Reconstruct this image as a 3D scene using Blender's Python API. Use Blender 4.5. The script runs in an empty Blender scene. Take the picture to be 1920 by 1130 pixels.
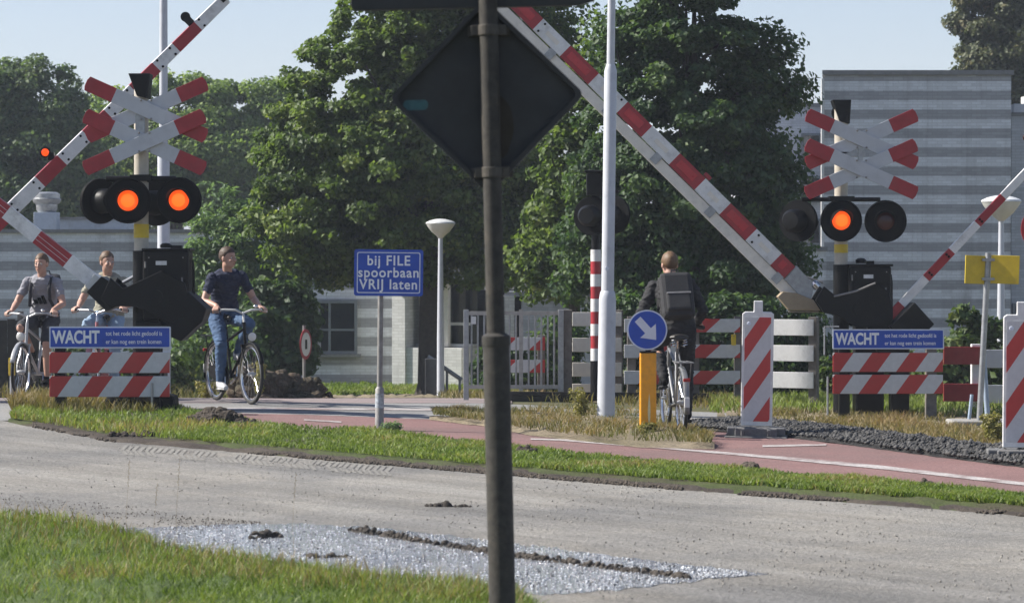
import bpy, bmesh, math, random
import numpy as np
from mathutils import Vector, Matrix, noise
random.seed(7); rng = np.random.default_rng(7)
sc = bpy.context.scene
col = sc.collection
PI = math.pi
R = math.radians

# ------------------------------------------------------------------ camera
EYE = 1.7
F = 5250.0                     # focal length in photo pixels (1920 wide)
PITCH = math.atan(70.0 / F)
cam_d = bpy.data.cameras.new('camera'); cam = bpy.data.objects.new('camera', cam_d); col.objects.link(cam)
cam.location = (0, 0, EYE); cam.rotation_euler = (PI / 2 - PITCH, 0, 0)
cam_d.sensor_width = 36.0; cam_d.lens = F / 1920 * 36; cam_d.clip_start = 0.5; cam_d.clip_end = 5000
cam_d.dof.use_dof = True; cam_d.dof.focus_distance = 30.0; cam_d.dof.aperture_fstop = 6.0
sc.camera = cam
# ------------------------------------------------------------------ sky, sun, exposure
SUN_DIR = Vector((-0.88, 0.10, 0.74)).normalized()      # from the scene towards the sun: left, a little beyond
SUN_EL = math.asin(SUN_DIR.z); SUN_AZ = math.atan2(SUN_DIR.x, SUN_DIR.y)
w = bpy.data.worlds.new('World'); sc.world = w; w.use_nodes = True
nt = w.node_tree; nt.nodes.clear()
sky = nt.nodes.new('ShaderNodeTexSky'); sky.sky_type = 'NISHITA'; sky.sun_disc = False
sky.sun_elevation = SUN_EL; sky.sun_rotation = SUN_AZ
sky.air_density = 1.0; sky.dust_density = 0.5; sky.ozone_density = 2.5
bgn = nt.nodes.new('ShaderNodeBackground'); bgn.inputs[1].default_value = 0.071
won = nt.nodes.new('ShaderNodeOutputWorld')
tintn = nt.nodes.new('ShaderNodeMix'); tintn.data_type = 'RGBA'; tintn.blend_type = 'MULTIPLY'; tintn.inputs[0].default_value = 1.0; tintn.inputs[7].default_value = (1.02, 0.93, 0.965, 1)   # slightly milky air
nt.links.new(sky.outputs[0], tintn.inputs[6]); nt.links.new(tintn.outputs[2], bgn.inputs[0]); nt.links.new(bgn.outputs[0], won.inputs[0])
sun_d = bpy.data.lights.new('sun', 'SUN'); sun_d.energy = 4.6; sun_d.angle = R(0.53); sun_d.color = (1, 0.95, 0.87)
sun = bpy.data.objects.new('sun', sun_d); col.objects.link(sun)
sun.rotation_euler = SUN_DIR.to_track_quat('Z', 'Y').to_euler(); sun.location = (-30, 10, 40)
sc.view_settings.view_transform = 'Standard'; sc.view_settings.look = 'None'
sc.view_settings.exposure = 1.05; sc.view_settings.gamma = 1.0
sc.cycles.use_denoising = True
sc.cycles.max_bounces = 8; sc.cycles.transparent_max_bounces = 8
sc.cycles.caustics_reflective = False; sc.cycles.caustics_refractive = False

# ------------------------------------------------------------------ where things stand
def sstep(a, b, x):
    t = min(1, max(0, (x - a) / (b - a))); return t * t * (3 - 2 * t)
def T(x, y):                   # ground height: nearly level, a small rise left, dip right, falling away beyond the crossing
    a = 0.10 - 0.24 * sstep(-3.5, 4.0, x)
    g = a * math.exp(-((y - 31.5) / 2.6) ** 2 / 2)
    t = min(1, max(0, (y - 34.0) / 21.0))
    t2 = t * 0.75 + 0.25 * t * t * (3 - 2 * t)
    return g - 0.87 * t2
CT, ST = math.cos(PITCH), math.sin(PITCH)
def P(px, py, Y):              # point at depth Y seen at photo pixel (px, py)
    u = (px - 960) / F; v = -(py - 565) / F
    t = Y / (CT + v * ST)
    return Vector((u * t, Y, EYE + (v * CT - ST) * t))
def G(px, py):                 # ground point seen at photo pixel
    v = -(py - 565) / F
    s = (ST - v * CT) / (CT + v * ST)
    Y = EYE / s
    for _ in range(40):
        X = (px - 960) / F * Y
        Y = 0.5 * Y + 0.5 * (EYE - T(X, Y)) / s
    X = (px - 960) / F * Y
    return Vector((X, Y, T(X, Y)))
def base(px, Y):
    X = (px - 960) / F * Y
    return Vector((X, Y, T(X, Y)))
def interp(pts, x):
    if x <= pts[0][0]: return pts[0][1]
    for (x0, y0), (x1, y1) in zip(pts, pts[1:]):
        if x <= x1:
            t = (x - x0) / (x1 - x0); return y0 + (y1 - y0) * t
    return pts[-1][1]

# ------------------------------------------------------------------ materials
MATS = {}
def nodes_of(name):
    m = bpy.data.materials.new(name); m.use_nodes = True
    t = m.node_tree; p = t.nodes['Principled BSDF']
    return m, t, p
def N(t, kind, **kw):
    n = t.nodes.new('ShaderNode' + kind)
    for k, v in kw.items(): setattr(n, k, v)
    return n
def math_n(t, op, a, b=None):
    n = N(t, 'Math', operation=op)
    for i, q in enumerate((a, b)):
        if q is None: continue
        if isinstance(q, (int, float)): n.inputs[i].default_value = q
        else: t.links.new(q, n.inputs[i])
    return n.outputs[0]
def mixc(t, fac, a, b, mode='MIX'):
    n = N(t, 'Mix', data_type='RGBA', blend_type=mode)
    for idx, q in ((0, fac), (6, a), (7, b)):
        if isinstance(q, (int, float)): n.inputs[idx].default_value = q
        elif isinstance(q, (tuple, list)): n.inputs[idx].default_value = (*q[:3], 1)
        else: t.links.new(q, n.inputs[idx])
    return n.outputs[2]
def noise_n(t, scale, detail=4, rough=0.6, vec=None, ramp=None):
    n = N(t, 'TexNoise'); n.inputs['Scale'].default_value = scale; n.inputs['Detail'].default_value = detail
    n.inputs['Roughness'].default_value = rough
    if vec is not None: t.links.new(vec, n.inputs['Vector'])
    o = n.outputs['Fac']
    if ramp:
        r = N(t, 'MapRange'); r.inputs[1].default_value = ramp[0]; r.inputs[2].default_value = ramp[1]
        t.links.new(o, r.inputs[0]); o = r.outputs[0]
    return o
def objco(t):
    return N(t, 'TexCoord').outputs['Object']
def bump(t, p, h, strength=0.3, dist=0.01):
    b = N(t, 'Bump'); b.inputs['Strength'].default_value = strength; b.inputs['Distance'].default_value = dist
    t.links.new(h, b.inputs['Height']); t.links.new(b.outputs[0], p.inputs['Normal'])
def mat(name, c, rough=0.5, metal=0.0, var=0.25, scale=9.0, dirt=0.15, dirtc=(0.10, 0.085, 0.065), bmp=0.0, spec=0.5):
    """painted / plain surface with uneven tone, some dirt and uneven gloss"""
    if name in MATS: return MATS[name]
    m, t, p = nodes_of(name); oc = objco(t)
    n1 = noise_n(t, scale, 5, 0.65, oc, (0.3, 0.7))
    c1 = mixc(t, n1, tuple(x * (1 - var) for x in c), tuple(min(1, x * (1 + var * 0.5)) for x in c))
    n2 = noise_n(t, scale * 0.45, 8, 0.75, oc, (0.52, 0.72))
    c2 = mixc(t, math_n(t, 'MULTIPLY', n2, dirt), c1, dirtc)
    t.links.new(c2, p.inputs['Base Color'])
    n3 = noise_n(t, scale * 2.2, 4, 0.6, oc)
    r = N(t, 'MapRange'); r.inputs[3].default_value = max(0.03, rough - 0.12); r.inputs[4].default_value = min(1, rough + 0.15)
    t.links.new(n3, r.inputs[0]); t.links.new(r.outputs[0], p.inputs['Roughness'])
    p.inputs['Metallic'].default_value = metal; p.inputs['Specular IOR Level'].default_value = spec
    if bmp: bump(t, p, noise_n(t, scale * 6, 5, 0.6, oc), bmp, 0.01)
    MATS[name] = m; return m
def emit(name, c, s):
    m, t, p = nodes_of(name)
    p.inputs['Base Color'].default_value = (c[0] * .25, c[1] * .1, 0, 1); p.inputs['Emission Color'].default_value = (*c, 1)
    p.inputs['Emission Strength'].default_value = s; p.inputs['Roughness'].default_value = 0.3
    MATS[name] = m; return m
def stripe_mat(name, period, slope, x0, red=(0.43, 0.028, 0.025), white=(0.56, 0.57, 0.58), duty=0.5):
    """diagonal red and white barricade sheeting, laid out in the board's own coordinates"""
    m, t, p = nodes_of(name); oc = objco(t)
    s = N(t, 'SeparateXYZ'); t.links.new(oc, s.inputs[0])
    d = math_n(t, 'SUBTRACT', s.outputs[0], math_n(t, 'MULTIPLY', s.outputs[2], slope))
    fr = math_n(t, 'FRACT', math_n(t, 'DIVIDE', math_n(t, 'SUBTRACT', d, x0), period))
    k = math_n(t, 'LESS_THAN', fr, duty)
    n1 = noise_n(t, 14, 6, 0.7, oc, (0.3, 0.75))
    a = mixc(t, n1, tuple(q * 0.86 for q in red), red); b = mixc(t, n1, tuple(q * 0.84 for q in white), white)
    c = mixc(t, k, b, a)
    n2 = noise_n(t, 26, 8, 0.8, oc, (0.58, 0.75))
    c = mixc(t, math_n(t, 'MULTIPLY', n2, 0.45), c, (0.12, 0.10, 0.08))
    t.links.new(c, p.inputs['Base Color']); p.inputs['Roughness'].default_value = 0.42
    MATS[name] = m; return m
WHITE = mat('white_paint', (0.70, 0.70, 0.69), 0.4, var=0.14, dirt=0.42)
RED = mat('red_paint', (0.33, 0.016, 0.024), 0.4, var=0.2, dirt=0.2)
REDB = mat('bright_red_sheeting', (0.46, 0.022, 0.03), 0.3, var=0.15, dirt=0.1)
CREAM = mat('cream_paint', (0.72, 0.68, 0.60), 0.45, var=0.12, dirt=0.3)
BLACK = mat('black_paint', (0.0035, 0.0035, 0.004), 0.45, var=0.4, dirt=0.16, dirtc=(0.02, 0.018, 0.016), spec=0.2)
BLACKM = mat('matt_black', (0.003, 0.003, 0.0035), 0.7, var=0.4, dirt=0.10, dirtc=(0.015, 0.015, 0.013), spec=0.12)
RUBBER = mat('black_rubber', (0.015, 0.015, 0.015), 0.75, var=0.3, dirt=0.4, dirtc=(0.08, 0.07, 0.055))
GALV = mat('galvanised_steel', (0.36, 0.37, 0.38), 0.45, 0.7, var=0.25, scale=16, dirt=0.3)
GREYP = mat('grey_weathered_metal', (0.26, 0.25, 0.24), 0.6, 0.2, var=0.3, scale=14, dirt=0.45)
CHROME = mat('chrome', (0.6, 0.6, 0.6), 0.2, 1.0, var=0.1, dirt=0.1)
SILVER = mat('silver_paint', (0.45, 0.46, 0.47), 0.35, 0.4, var=0.15, dirt=0.2)
LAMPGREY = mat('pale_grey_pole_paint', (0.50, 0.52, 0.56), 0.42, var=0.10, scale=7, dirt=0.25)
BEIGE = mat('beige_mast_paint', (0.46, 0.42, 0.35), 0.5, var=0.15, dirt=0.3)
YELLOW = mat('yellow_paint', (0.62, 0.45, 0.02), 0.45, var=0.15, dirt=0.25)
ORANGE = mat('orange_yellow_plastic', (0.80, 0.34, 0.01), 0.45, var=0.15, dirt=0.3)
BLUE = mat('blue_sign_sheeting', (0.008, 0.062, 0.42), 0.4, var=0.15, dirt=0.12)
SIGNW = mat('white_sign_sheeting', (0.62, 0.66, 0.74), 0.45, var=0.08, dirt=0.1)
DARKPOLE = mat('dark_weathered_pole', (0.040, 0.036, 0.030), 0.8, var=0.5, scale=22, dirt=0.7, dirtc=(0.085, 0.07, 0.052), bmp=0.3)
SIGNBACK = mat('dark_grey_sign_back', (0.030, 0.031, 0.032), 0.75, var=0.25, scale=5, dirt=0.5, dirtc=(0.022, 0.017, 0.012))
RUST = mat('dull_clamp_metal', (0.075, 0.066, 0.054), 0.65, 0.3, var=0.4, scale=30, dirt=0.4)
WOODG = mat('grey_weathered_wood', (0.15, 0.135, 0.12), 0.85, var=0.35, scale=12, dirt=0.4, bmp=0.3)
CONC = mat('grey_concrete', (0.30, 0.29, 0.27), 0.9, var=0.25, scale=16, dirt=0.4, bmp=0.3)
RECYC = mat('grey_recycled_rubber', (0.14, 0.14, 0.14), 0.8, var=0.3, scale=20, dirt=0.5, dirtc=(0.22, 0.19, 0.15), bmp=0.3)
TAN = mat('tan_board', (0.30, 0.235, 0.15), 0.6, var=0.15, dirt=0.3)
LITORANGE = emit('lit_orange_lens', (1.0, 0.085, 0.004), 0.58)
HOTORANGE = emit('lit_orange_lens_core', (1.0, 0.15, 0.010), 0.72)
DARKLENS = mat('unlit_dark_red_lens', (0.05, 0.004, 0.003), 0.15, var=0.2, dirt=0.05)
BARK = mat('bark', (0.055, 0.045, 0.036), 0.95, var=0.4, scale=14, dirt=0.5, dirtc=(0.05, 0.06, 0.03), bmp=0.8)

# ------------------------------------------------------------------ mesh helpers
class MB:
    def __init__(s): s.v = []; s.f = []; s.m = []
    def add(s, vs, fs, m=0):
        k = len(s.v); s.v += [tuple(q) for q in vs]; s.f += [tuple(i + k for i in f) for f in fs]; s.m += [m] * len(fs); return s
    def box(s, c, size, rot=None, m=0):
        c = Vector(c); hx, hy, hz = (q / 2 for q in size); vs = []
        for x, y, z in ((-1,-1,-1),(1,-1,-1),(1,1,-1),(-1,1,-1),(-1,-1,1),(1,-1,1),(1,1,1),(-1,1,1)):
            q = Vector((x * hx, y * hy, z * hz))
            vs.append(c + (rot @ q if rot is not None else q))
        return s.add(vs, [(0,3,2,1),(4,5,6,7),(0,1,5,4),(1,2,6,5),(2,3,7,6),(3,0,4,7)], m)
    def prism(s, pts, n, m=0, mside=None):
        """flat outline pts (3-D) extruded along vector n; faces outward whatever the winding"""
        pts = [Vector(p) for p in pts]; n = Vector(n); k = len(pts)
        nn = Vector((0, 0, 0))
        for a, b in zip(pts, pts[1:] + pts[:1]): nn += a.cross(b)
        if nn.dot(n) < 0: pts.reverse()
        vs = pts + [p + n for p in pts]
        s.add(vs, [tuple(reversed(range(k))), tuple(range(k, 2 * k))], m)
        kk = len(s.v) - 2 * k
        s.f += [(kk + i, kk + (i + 1) % k, kk + k + (i + 1) % k, kk + k + i) for i in range(k)]
        s.m += [m if mside is None else mside] * k
        return s
    def tube(s, pts, rad, seg=12, m=0, cap=True, closed=False, asp=1.0, lat=None):
        pts = [Vector(p) for p in pts]; n = len(pts)
        if isinstance(rad, (int, float)): rad = [rad] * n
        vs = []; ref = None
        for i, p in enumerate(pts):
            if closed: d = pts[(i + 1) % n] - pts[i - 1]
            else: d = pts[min(i + 1, n - 1)] - pts[max(i - 1, 0)]
            if d.length < 1e-9: d = Vector((0, 0, 1))
            d.normalize()
            if lat is not None: ref = Vector(lat)
            elif ref is None: ref = Vector((0, 0, 1)) if abs(d.z) < 0.9 else Vector((1, 0, 0))
            a = ref - d * ref.dot(d)
            if a.length < 1e-6: a = d.orthogonal()
            a.normalize(); b = d.cross(a); ref = a
            for j in range(seg):
                th = 2 * PI * j / seg
                r = rad[i]
                rx, ry = r if isinstance(r, tuple) else (r, r * asp)
                vs.append(p + a * (math.cos(th) * rx) + b * (math.sin(th) * ry))
        fs = []
        for i in range(n if closed else n - 1):
            i2 = (i + 1) % n
            for j in range(seg):
                j2 = (j + 1) % seg
                fs.append((i * seg + j, i * seg + j2, i2 * seg + j2, i2 * seg + j))
        if cap and not closed:
            fs.append(tuple(reversed(range(seg)))); fs.append(tuple((n - 1) * seg + j for j in range(seg)))
        return s.add(vs, fs, m)
    def lathe(s, prof, o=(0, 0, 0), axis=(0, 0, 1), seg=24, m=0):
        """prof: (radius, height) along axis"""
        o = Vector(o); ax = Vector(axis).normalized(); a = ax.orthogonal().normalized(); b = ax.cross(a)
        vs = []; fs = []; n = len(prof)
        for r, h in prof:
            for j in range(seg):
                th = 2 * PI * j / seg
                vs.append(o + ax * h + (a * math.cos(th) + b * math.sin(th)) * max(r, 1e-4))
        for i in range(n - 1):
            for j in range(seg):
                j2 = (j + 1) % seg; fs.append((i * seg + j, i * seg + j2, (i + 1) * seg + j2, (i + 1) * seg + j))
        if prof[0][0] > 1e-3: fs.append(tuple(reversed(range(seg))))
        if prof[-1][0] > 1e-3: fs.append(tuple((n - 1) * seg + j for j in range(seg)))
        return s.add(vs, fs, m)
    def ball(s, c, r, seg=14, rings=9, m=0, rot=None):
        if isinstance(r, (int, float)): r = (r, r, r)
        c = Vector(c); vs = []; fs = []
        for i in range(rings + 1):
            ph = PI * i / rings
            for j in range(seg):
                th = 2 * PI * j / seg
                q = Vector((math.sin(ph) * math.cos(th) * r[0], math.sin(ph) * math.sin(th) * r[1], -math.cos(ph) * r[2]))
                vs.append(c + (rot @ q if rot is not None else q))
        for i in range(rings):
            for j in range(seg):
                j2 = (j + 1) % seg; fs.append((i * seg + j, i * seg + j2, (i + 1) * seg + j2, (i + 1) * seg + j))
        return s.add(vs, fs, m)
    def ring(s, c, axis, rr, r, seg=32, m=0, tseg=8, asp=1.0):
        ax = Vector(axis).normalized(); a = ax.orthogonal().normalized(); b = ax.cross(a); c = Vector(c)
        vs = []; fs = []
        for j in range(seg):
            th = 2 * PI * j / seg; e = a * math.cos(th) + b * math.sin(th)
            for k in range(tseg):
                t = 2 * PI * k / tseg
                vs.append(c + e * (rr + r * math.cos(t)) + ax * (r * asp * math.sin(t)))
        for j in range(seg):
            for k in range(tseg):
                fs.append((j * tseg + k, ((j + 1) % seg) * tseg + k, ((j + 1) % seg) * tseg + (k + 1) % tseg, j * tseg + (k + 1) % tseg))
        return s.add(vs, fs, m)
    def build(s, name, mats, parent=None, smooth=False, bevel=0.0, loc=None):
        me = bpy.data.meshes.new(name); me.from_pydata(s.v, [], s.f)
        if not isinstance(mats, (list, tuple)): mats = [mats]
        for q in mats: me.materials.append(q)
        me.polygons.foreach_set('material_index', s.m)
        bm = bmesh.new(); bm.from_mesh(me); bmesh.ops.remove_doubles(bm, verts=bm.verts, dist=1e-5)
        bmesh.ops.recalc_face_normals(bm, faces=bm.faces); bm.to_mesh(me); bm.free()
        if smooth:
            me.shade_smooth() if hasattr(me, 'shade_smooth') else None
            me.set_sharp_from_angle(angle=R(38))
        o = bpy.data.objects.new(name, me); col.objects.link(o)
        if parent is not None: o.parent = parent
        if loc is not None: o.location = loc
        if bevel:
            b = o.modifiers.new('bevel', 'BEVEL'); b.width = bevel; b.segments = 2; b.limit_method = 'ANGLE'; b.angle_limit = R(40)
        return o
def tag(o, label=None, cat=None, group=None, kind=None):
    for k, v in (('label', label), ('category', cat), ('group', group), ('kind', kind)):
        if v: o[k] = v
    return o
def thing(name, label, cat, loc=(0, 0, 0), rz=0.0, group=None, rot=None):
    o = bpy.data.objects.new(name, None); o.empty_display_size = 0.2; col.objects.link(o)
    o.location = loc; o.rotation_euler = rot if rot else (0, 0, rz)
    return tag(o, label, cat, group)
def kids(o): return [c for c in bpy.data.objects if c.parent == o]
def copy_tree(o, parent=None):
    c = o.copy(); col.objects.link(c); c.parent = parent
    for k in kids(o): copy_tree(k, c)
    return c
def np_mesh(name, v, f, tint, mats, parent=None, smooth=False):
    """v (n,3), f (m,k) arrays; tint per face"""
    me = bpy.data.meshes.new(name); m, k = f.shape
    me.vertices.add(len(v)); me.vertices.foreach_set('co', np.asarray(v, np.float32).ravel())
    me.loops.add(m * k); me.loops.foreach_set('vertex_index', np.asarray(f, np.int32).ravel())
    me.polygons.add(m); me.polygons.foreach_set('loop_start', np.arange(m, dtype=np.int32) * k)
    me.update(calc_edges=True)
    if tint is not None:
        a = me.attributes.new('tint', 'FLOAT', 'FACE'); a.data.foreach_set('value', np.asarray(tint, np.float32))
    me.materials.append(mats)
    if smooth: me.shade_smooth()
    me.validate()
    o = bpy.data.objects.new(name, me); col.objects.link(o)
    if parent is not None: o.parent = parent
    return o
def text_mesh(name, s, size, material, parent, loc, bold=0.0, spacing=1.0, align='LEFT', sx=1.0, ext=0.001):
    """lettering standing upright in the x-z plane, facing -y"""
    c = bpy.data.curves.new(name, 'FONT'); c.body = s; c.size = size; c.offset = bold; c.space_character = spacing
    c.align_x = align; c.align_y = 'CENTER'; c.extrude = ext; c.resolution_u = 4
    o = bpy.data.objects.new(name, c); col.objects.link(o)
    dg = bpy.context.evaluated_depsgraph_get(); me = bpy.data.meshes.new_from_object(o.evaluated_get(dg))
    bpy.data.objects.remove(o); bpy.data.curves.remove(c)
    me.transform(Matrix.Translation(loc) @ Matrix.Rotation(PI / 2, 4, 'X') @ Matrix.Diagonal((sx, 1, 1, 1)))
    me.materials.clear(); me.materials.append(material); me.name = name
    q = bpy.data.objects.new(name, me); col.objects.link(q); q.parent = parent
    return q
def rrect(w_, h_, r, y=0.0, seg=5, cx=0.0, cz=0.0):
    pts = []
    for sx, sz, a0 in ((1, 1, 0), (-1, 1, 90), (-1, -1, 180), (1, -1, 270)):
        for i in range(seg + 1):
            a = R(a0 + 90 * i / seg)
            pts.append((cx + sx * (w_ / 2 - r) + r * math.cos(a), y, cz + sz * (h_ / 2 - r) + r * math.sin(a)))
    return pts
# ------------------------------------------------------------------ the ground
def ground_mat(name, a, b, c=None, scale=1.2, fine=60, bmp=0.5, rough=0.95, speck=None, patch=(0.45, 0.6), bdist=0.02, streak=False):
    m, t, p = nodes_of(name); oc = objco(t)
    n1 = noise_n(t, scale, 8, 0.7, oc, (0.35, 0.65)); n2 = noise_n(t, fine, 6, 0.75, oc, (0.3, 0.7))
    cc = mixc(t, n1, a, b)
    if c: cc = mixc(t, noise_n(t, scale * 0.37, 6, 0.7, oc, patch), cc, c)
    cc = mixc(t, 0.8, cc, mixc(t, n2, (0.40, 0.40, 0.40), (1.55, 1.55, 1.55)), 'MULTIPLY')
    if speck:
        vo = N(t, 'TexVoronoi'); vo.inputs['Scale'].default_value = speck[0]; t.links.new(oc, vo.inputs['Vector'])
        k = math_n(t, 'LESS_THAN', vo.outputs['Distance'], speck[1])
        k2 = math_n(t, 'GREATER_THAN', noise_n(t, speck[0] * 0.13, 3, 0.5, oc), speck[2])
        cc = mixc(t, math_n(t, 'MULTIPLY', k, k2), cc, speck[3])
    if streak:      # wheel-worn lanes running along the road
        s = N(t, 'SeparateXYZ'); t.links.new(oc, s.inputs[0])
        u = math_n(t, 'SUBTRACT', math_n(t, 'MULTIPLY', s.outputs[0], 0.63), math_n(t, 'MULTIPLY', s.outputs[1], 0.77)); v = math_n(t, 'ADD', math_n(t, 'MULTIPLY', s.outputs[0], 0.77), math_n(t, 'MULTIPLY', s.outputs[1], 0.63))
        for su, sv, lo, hi, dk in ((0.12, 1.3, 0.40, 0.62, 0.70), (0.5, 6.0, 0.45, 0.70, 0.80)):
            cb = N(t, 'CombineXYZ'); t.links.new(math_n(t, 'MULTIPLY', u, su), cb.inputs[0]); t.links.new(math_n(t, 'MULTIPLY', v, sv), cb.inputs[1])
            cc = mixc(t, math_n(t, 'MULTIPLY', noise_n(t, 1.0, 6, 0.7, cb.outputs[0], (lo, hi)), 0.8), cc, mixc(t, 1.0, cc, (dk, dk * 0.99, dk * 0.97), 'MULTIPLY'))
        cc = mixc(t, math_n(t, 'MULTIPLY', noise_n(t, 0.9, 8, 0.8, oc, (0.58, 0.66)), 0.45), cc, (0.13, 0.125, 0.115))
    t.links.new(cc, p.inputs['Base Color']); p.inputs['Roughness'].default_value = rough
    p.inputs['Specular IOR Level'].default_value = 0.3
    bump(t, p, noise_n(t, fine * 0.8, 6, 0.7, oc), bmp, bdist)
    return m
SOIL = ground_mat('soil_and_turf', (0.075, 0.075, 0.03), (0.12, 0.095, 0.055), (0.055, 0.075, 0.02), 0.8, 25)
LAWNBASE = ground_mat('turf_base', (0.05, 0.085, 0.018), (0.075, 0.10, 0.03), None, 1.5, 30)
GRAVELROAD = ground_mat('worn_gravelly_asphalt', (0.285, 0.275, 0.254), (0.345, 0.322, 0.282), (0.22, 0.215, 0.205), 0.55, 42, 0.9,
                        bdist=0.03, streak=True)
REDPATH = ground_mat('red_asphalt', (0.200, 0.112, 0.104), (0.23, 0.138, 0.128), (0.175, 0.112, 0.104), 0.9, 55, 0.5, 0.85,
                     speck=(46, 0.16, 0.60, (0.21, 0.15, 0.145)))
ROADGREY = ground_mat('pale_grey_asphalt', (0.22, 0.22, 0.215), (0.26, 0.255, 0.245), (0.18, 0.175, 0.17), 0.8, 55, 0.5, 0.85)
PAINTW = ground_mat('worn_white_road_paint', (0.36, 0.33, 0.315), (0.46, 0.43, 0.41), (0.22, 0.165, 0.155), 5.0, 40, 0.2, 0.7)
VERGE = ground_mat('verge_soil', (0.055, 0.072, 0.020), (0.075, 0.095, 0.028), (0.07, 0.058, 0.038), 1.6, 40, 1.0)
DRYSOIL = ground_mat('dry_sandy_soil', (0.21, 0.17, 0.115), (0.26, 0.215, 0.15), (0.14, 0.12, 0.07), 1.3, 40, 0.9)
DARKSOIL = ground_mat('dark_clods', (0.040, 0.032, 0.026), (0.065, 0.052, 0.042), (0.085, 0.07, 0.055), 5, 40, 1.0)
BROWNSOIL = ground_mat('brown_mulch', (0.075, 0.055, 0.038), (0.115, 0.085, 0.058), (0.05, 0.045, 0.028), 5, 40, 1.0)
MUD = ground_mat('damp_mud', (0.07, 0.06, 0.05), (0.10, 0.085, 0.07), (0.055, 0.048, 0.042), 4, 60, 0.8)
SLAG = ground_mat('dark_gravel', (0.030, 0.029, 0.028), (0.055, 0.053, 0.050), (0.02, 0.019, 0.018), 6, 60, 1.0)

def grid_axis(lo, hi, fine_lo, fine_hi, step):
    a = list(np.arange(fine_lo, fine_hi + 1e-6, step)); q = fine_lo; s = step
    while q > lo: s *= 1.35; q -= s; a.insert(0, max(q, lo))
    q = fine_hi; s = step
    while q < hi: s *= 1.35; q += s; a.append(min(q, hi))
    return a
xs = grid_axis(-1500, 1500, -14, 14, 0.4); ys = grid_axis(-300, 3000, 8, 62, 0.4)
gv = np.array([(x, y, T(x, y)) for y in ys for x in xs]); nx = len(xs)
gf = np.array([(j * nx + i, j * nx + i + 1, (j + 1) * nx + i + 1, (j + 1) * nx + i) for j in range(len(ys) - 1) for i in range(nx - 1)])
tag(np_mesh('ground', gv, gf, None, SOIL, smooth=True), kind='structure')

def band(name, material, upper, lower, x0, x1, off, nx_=110, ny_=10, jit=0.0, crown=0.0, rough_h=0.0, kind='structure', seed=1, drop=None):
    """a sheet of ground between two boundary lines; edges wander by jit (photo pixels at the far edge)"""
    vs = []; fs = []
    for i in range(nx_ + 1):
        px = x0 + (x1 - x0) * i / nx_
        yu = interp(upper, px); yl = max(interp(lower, px), yu + 0.4)
        ju = noise.noise((px * 0.035, seed, 0)) * jit + noise.noise((px * 0.13, seed, 4)) * jit * 0.6
        jl = noise.noise((px * 0.035, seed + 9, 0)) * jit + noise.noise((px * 0.13, seed, 14)) * jit * 0.6
        if yl - yu < 2 * jit + 1: ju = jl = 0
        g0 = G(px, yu + ju); g1 = G(px, yl + jl)
        for j in range(ny_ + 1):
            k = j / ny_; q = g0.lerp(g1, k)
            z = T(q.x, q.y) + off + crown * math.sin(PI * k) * min(1, 6 * min(i / nx_, 1 - i / nx_))
            if rough_h and 0 < j < ny_: z += rough_h * (0.5 + noise.noise((q.x * 5, q.y * 5, seed)))
            if drop is not None and j == ny_: z = T(q.x, q.y) + drop
            vs.append((q.x, q.y, z))
    for i in range(nx_):
        for j in range(ny_):
            a = i * (ny_ + 1) + j; fs.append((a, a + 1, a + ny_ + 2, a + ny_ + 1))
    o = np_mesh(name, np.array(vs), np.array(fs), None, material, smooth=True)
    bm = bmesh.new(); bm.from_mesh(o.data); bmesh.ops.recalc_face_normals(bm, faces=bm.faces)
    if sum(f.normal.z for f in bm.faces) < 0: bmesh.ops.reverse_faces(bm, faces=bm.faces)
    bm.to_mesh(o.data); bm.free()
    return tag(o, kind=kind)
GR_UP = [(-500, 775), (0, 788), (200, 826), (640, 864), (1280, 918), (1920, 967), (2500, 1010)]
CP_LO = [(-500, 778), (330, 800), (480, 806), (700, 818), (900, 842), (1280, 886), (1600, 912), (1920, 943), (2500, 990)]
CP_UP = [(300, 774), (560, 779), (830, 789), (1000, 797), (1250, 806), (1440, 818), (1870, 872), (2500, 925)]
RD_UP = [(-500, 757), (900, 757), (1150, 766), (1420, 778)]
RD_LO = [(-500, 778), (0, 790), (330, 777), (560, 778), (830, 788), (1100, 795), (1420, 806)]
band('gravel_road', GRAVELROAD, GR_UP, [(-500, 1500), (2500, 1500)], -500, 2500, 0.008, 130, 24, jit=2.0)
band('road', ROADGREY, RD_UP, RD_LO, -500, 1420, 0.010, jit=0.5)
band('cycle_path', REDPATH, CP_UP, CP_LO, 330, 2500, 0.014, jit=0.6, seed=3)
PINKGREY = ground_mat('faded_pinkish_asphalt', (0.235, 0.185, 0.178), (0.265, 0.215, 0.205), (0.21, 0.185, 0.178), 0.8, 55, 0.5, 0.85)
band('far_cycle_path', PINKGREY, [(-500, 745), (900, 746.5)], [(-500, 757), (900, 757)], -500, 960, 0.012, jit=0.2, seed=4)
band('sand_strip', DRYSOIL, [(540, 741), (900, 736), (1140, 742)], [(540, 746), (900, 746), (1140, 757)], 540, 1140, 0.016, jit=0.6, seed=5, rough_h=0.05)
LAWN_UP, LAWN_LO = [(560, 721.5), (1000, 721.5)], [(560, 745), (800, 741), (1000, 738)]
band('lawn', LAWNBASE, LAWN_UP, LAWN_LO, 480, 1000, 0.014, seed=6)
BK_UP = [(1330, 742), (2500, 744)]
BK_LO = [(1330, 806), (1440, 818), (1870, 872), (2500, 925)]
band('right_bank', DRYSOIL, BK_UP, BK_LO, 1345, 2500, 0.006, jit=1.0, rough_h=0.02, seed=7)
VG_UP = [(15, 790), (60, 760), (120, 752), (300, 756), (345, 775), (480, 800), (600, 809), (700, 815), (900, 840), (1280, 884), (1600, 910), (1920, 941), (2500, 988)]
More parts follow.
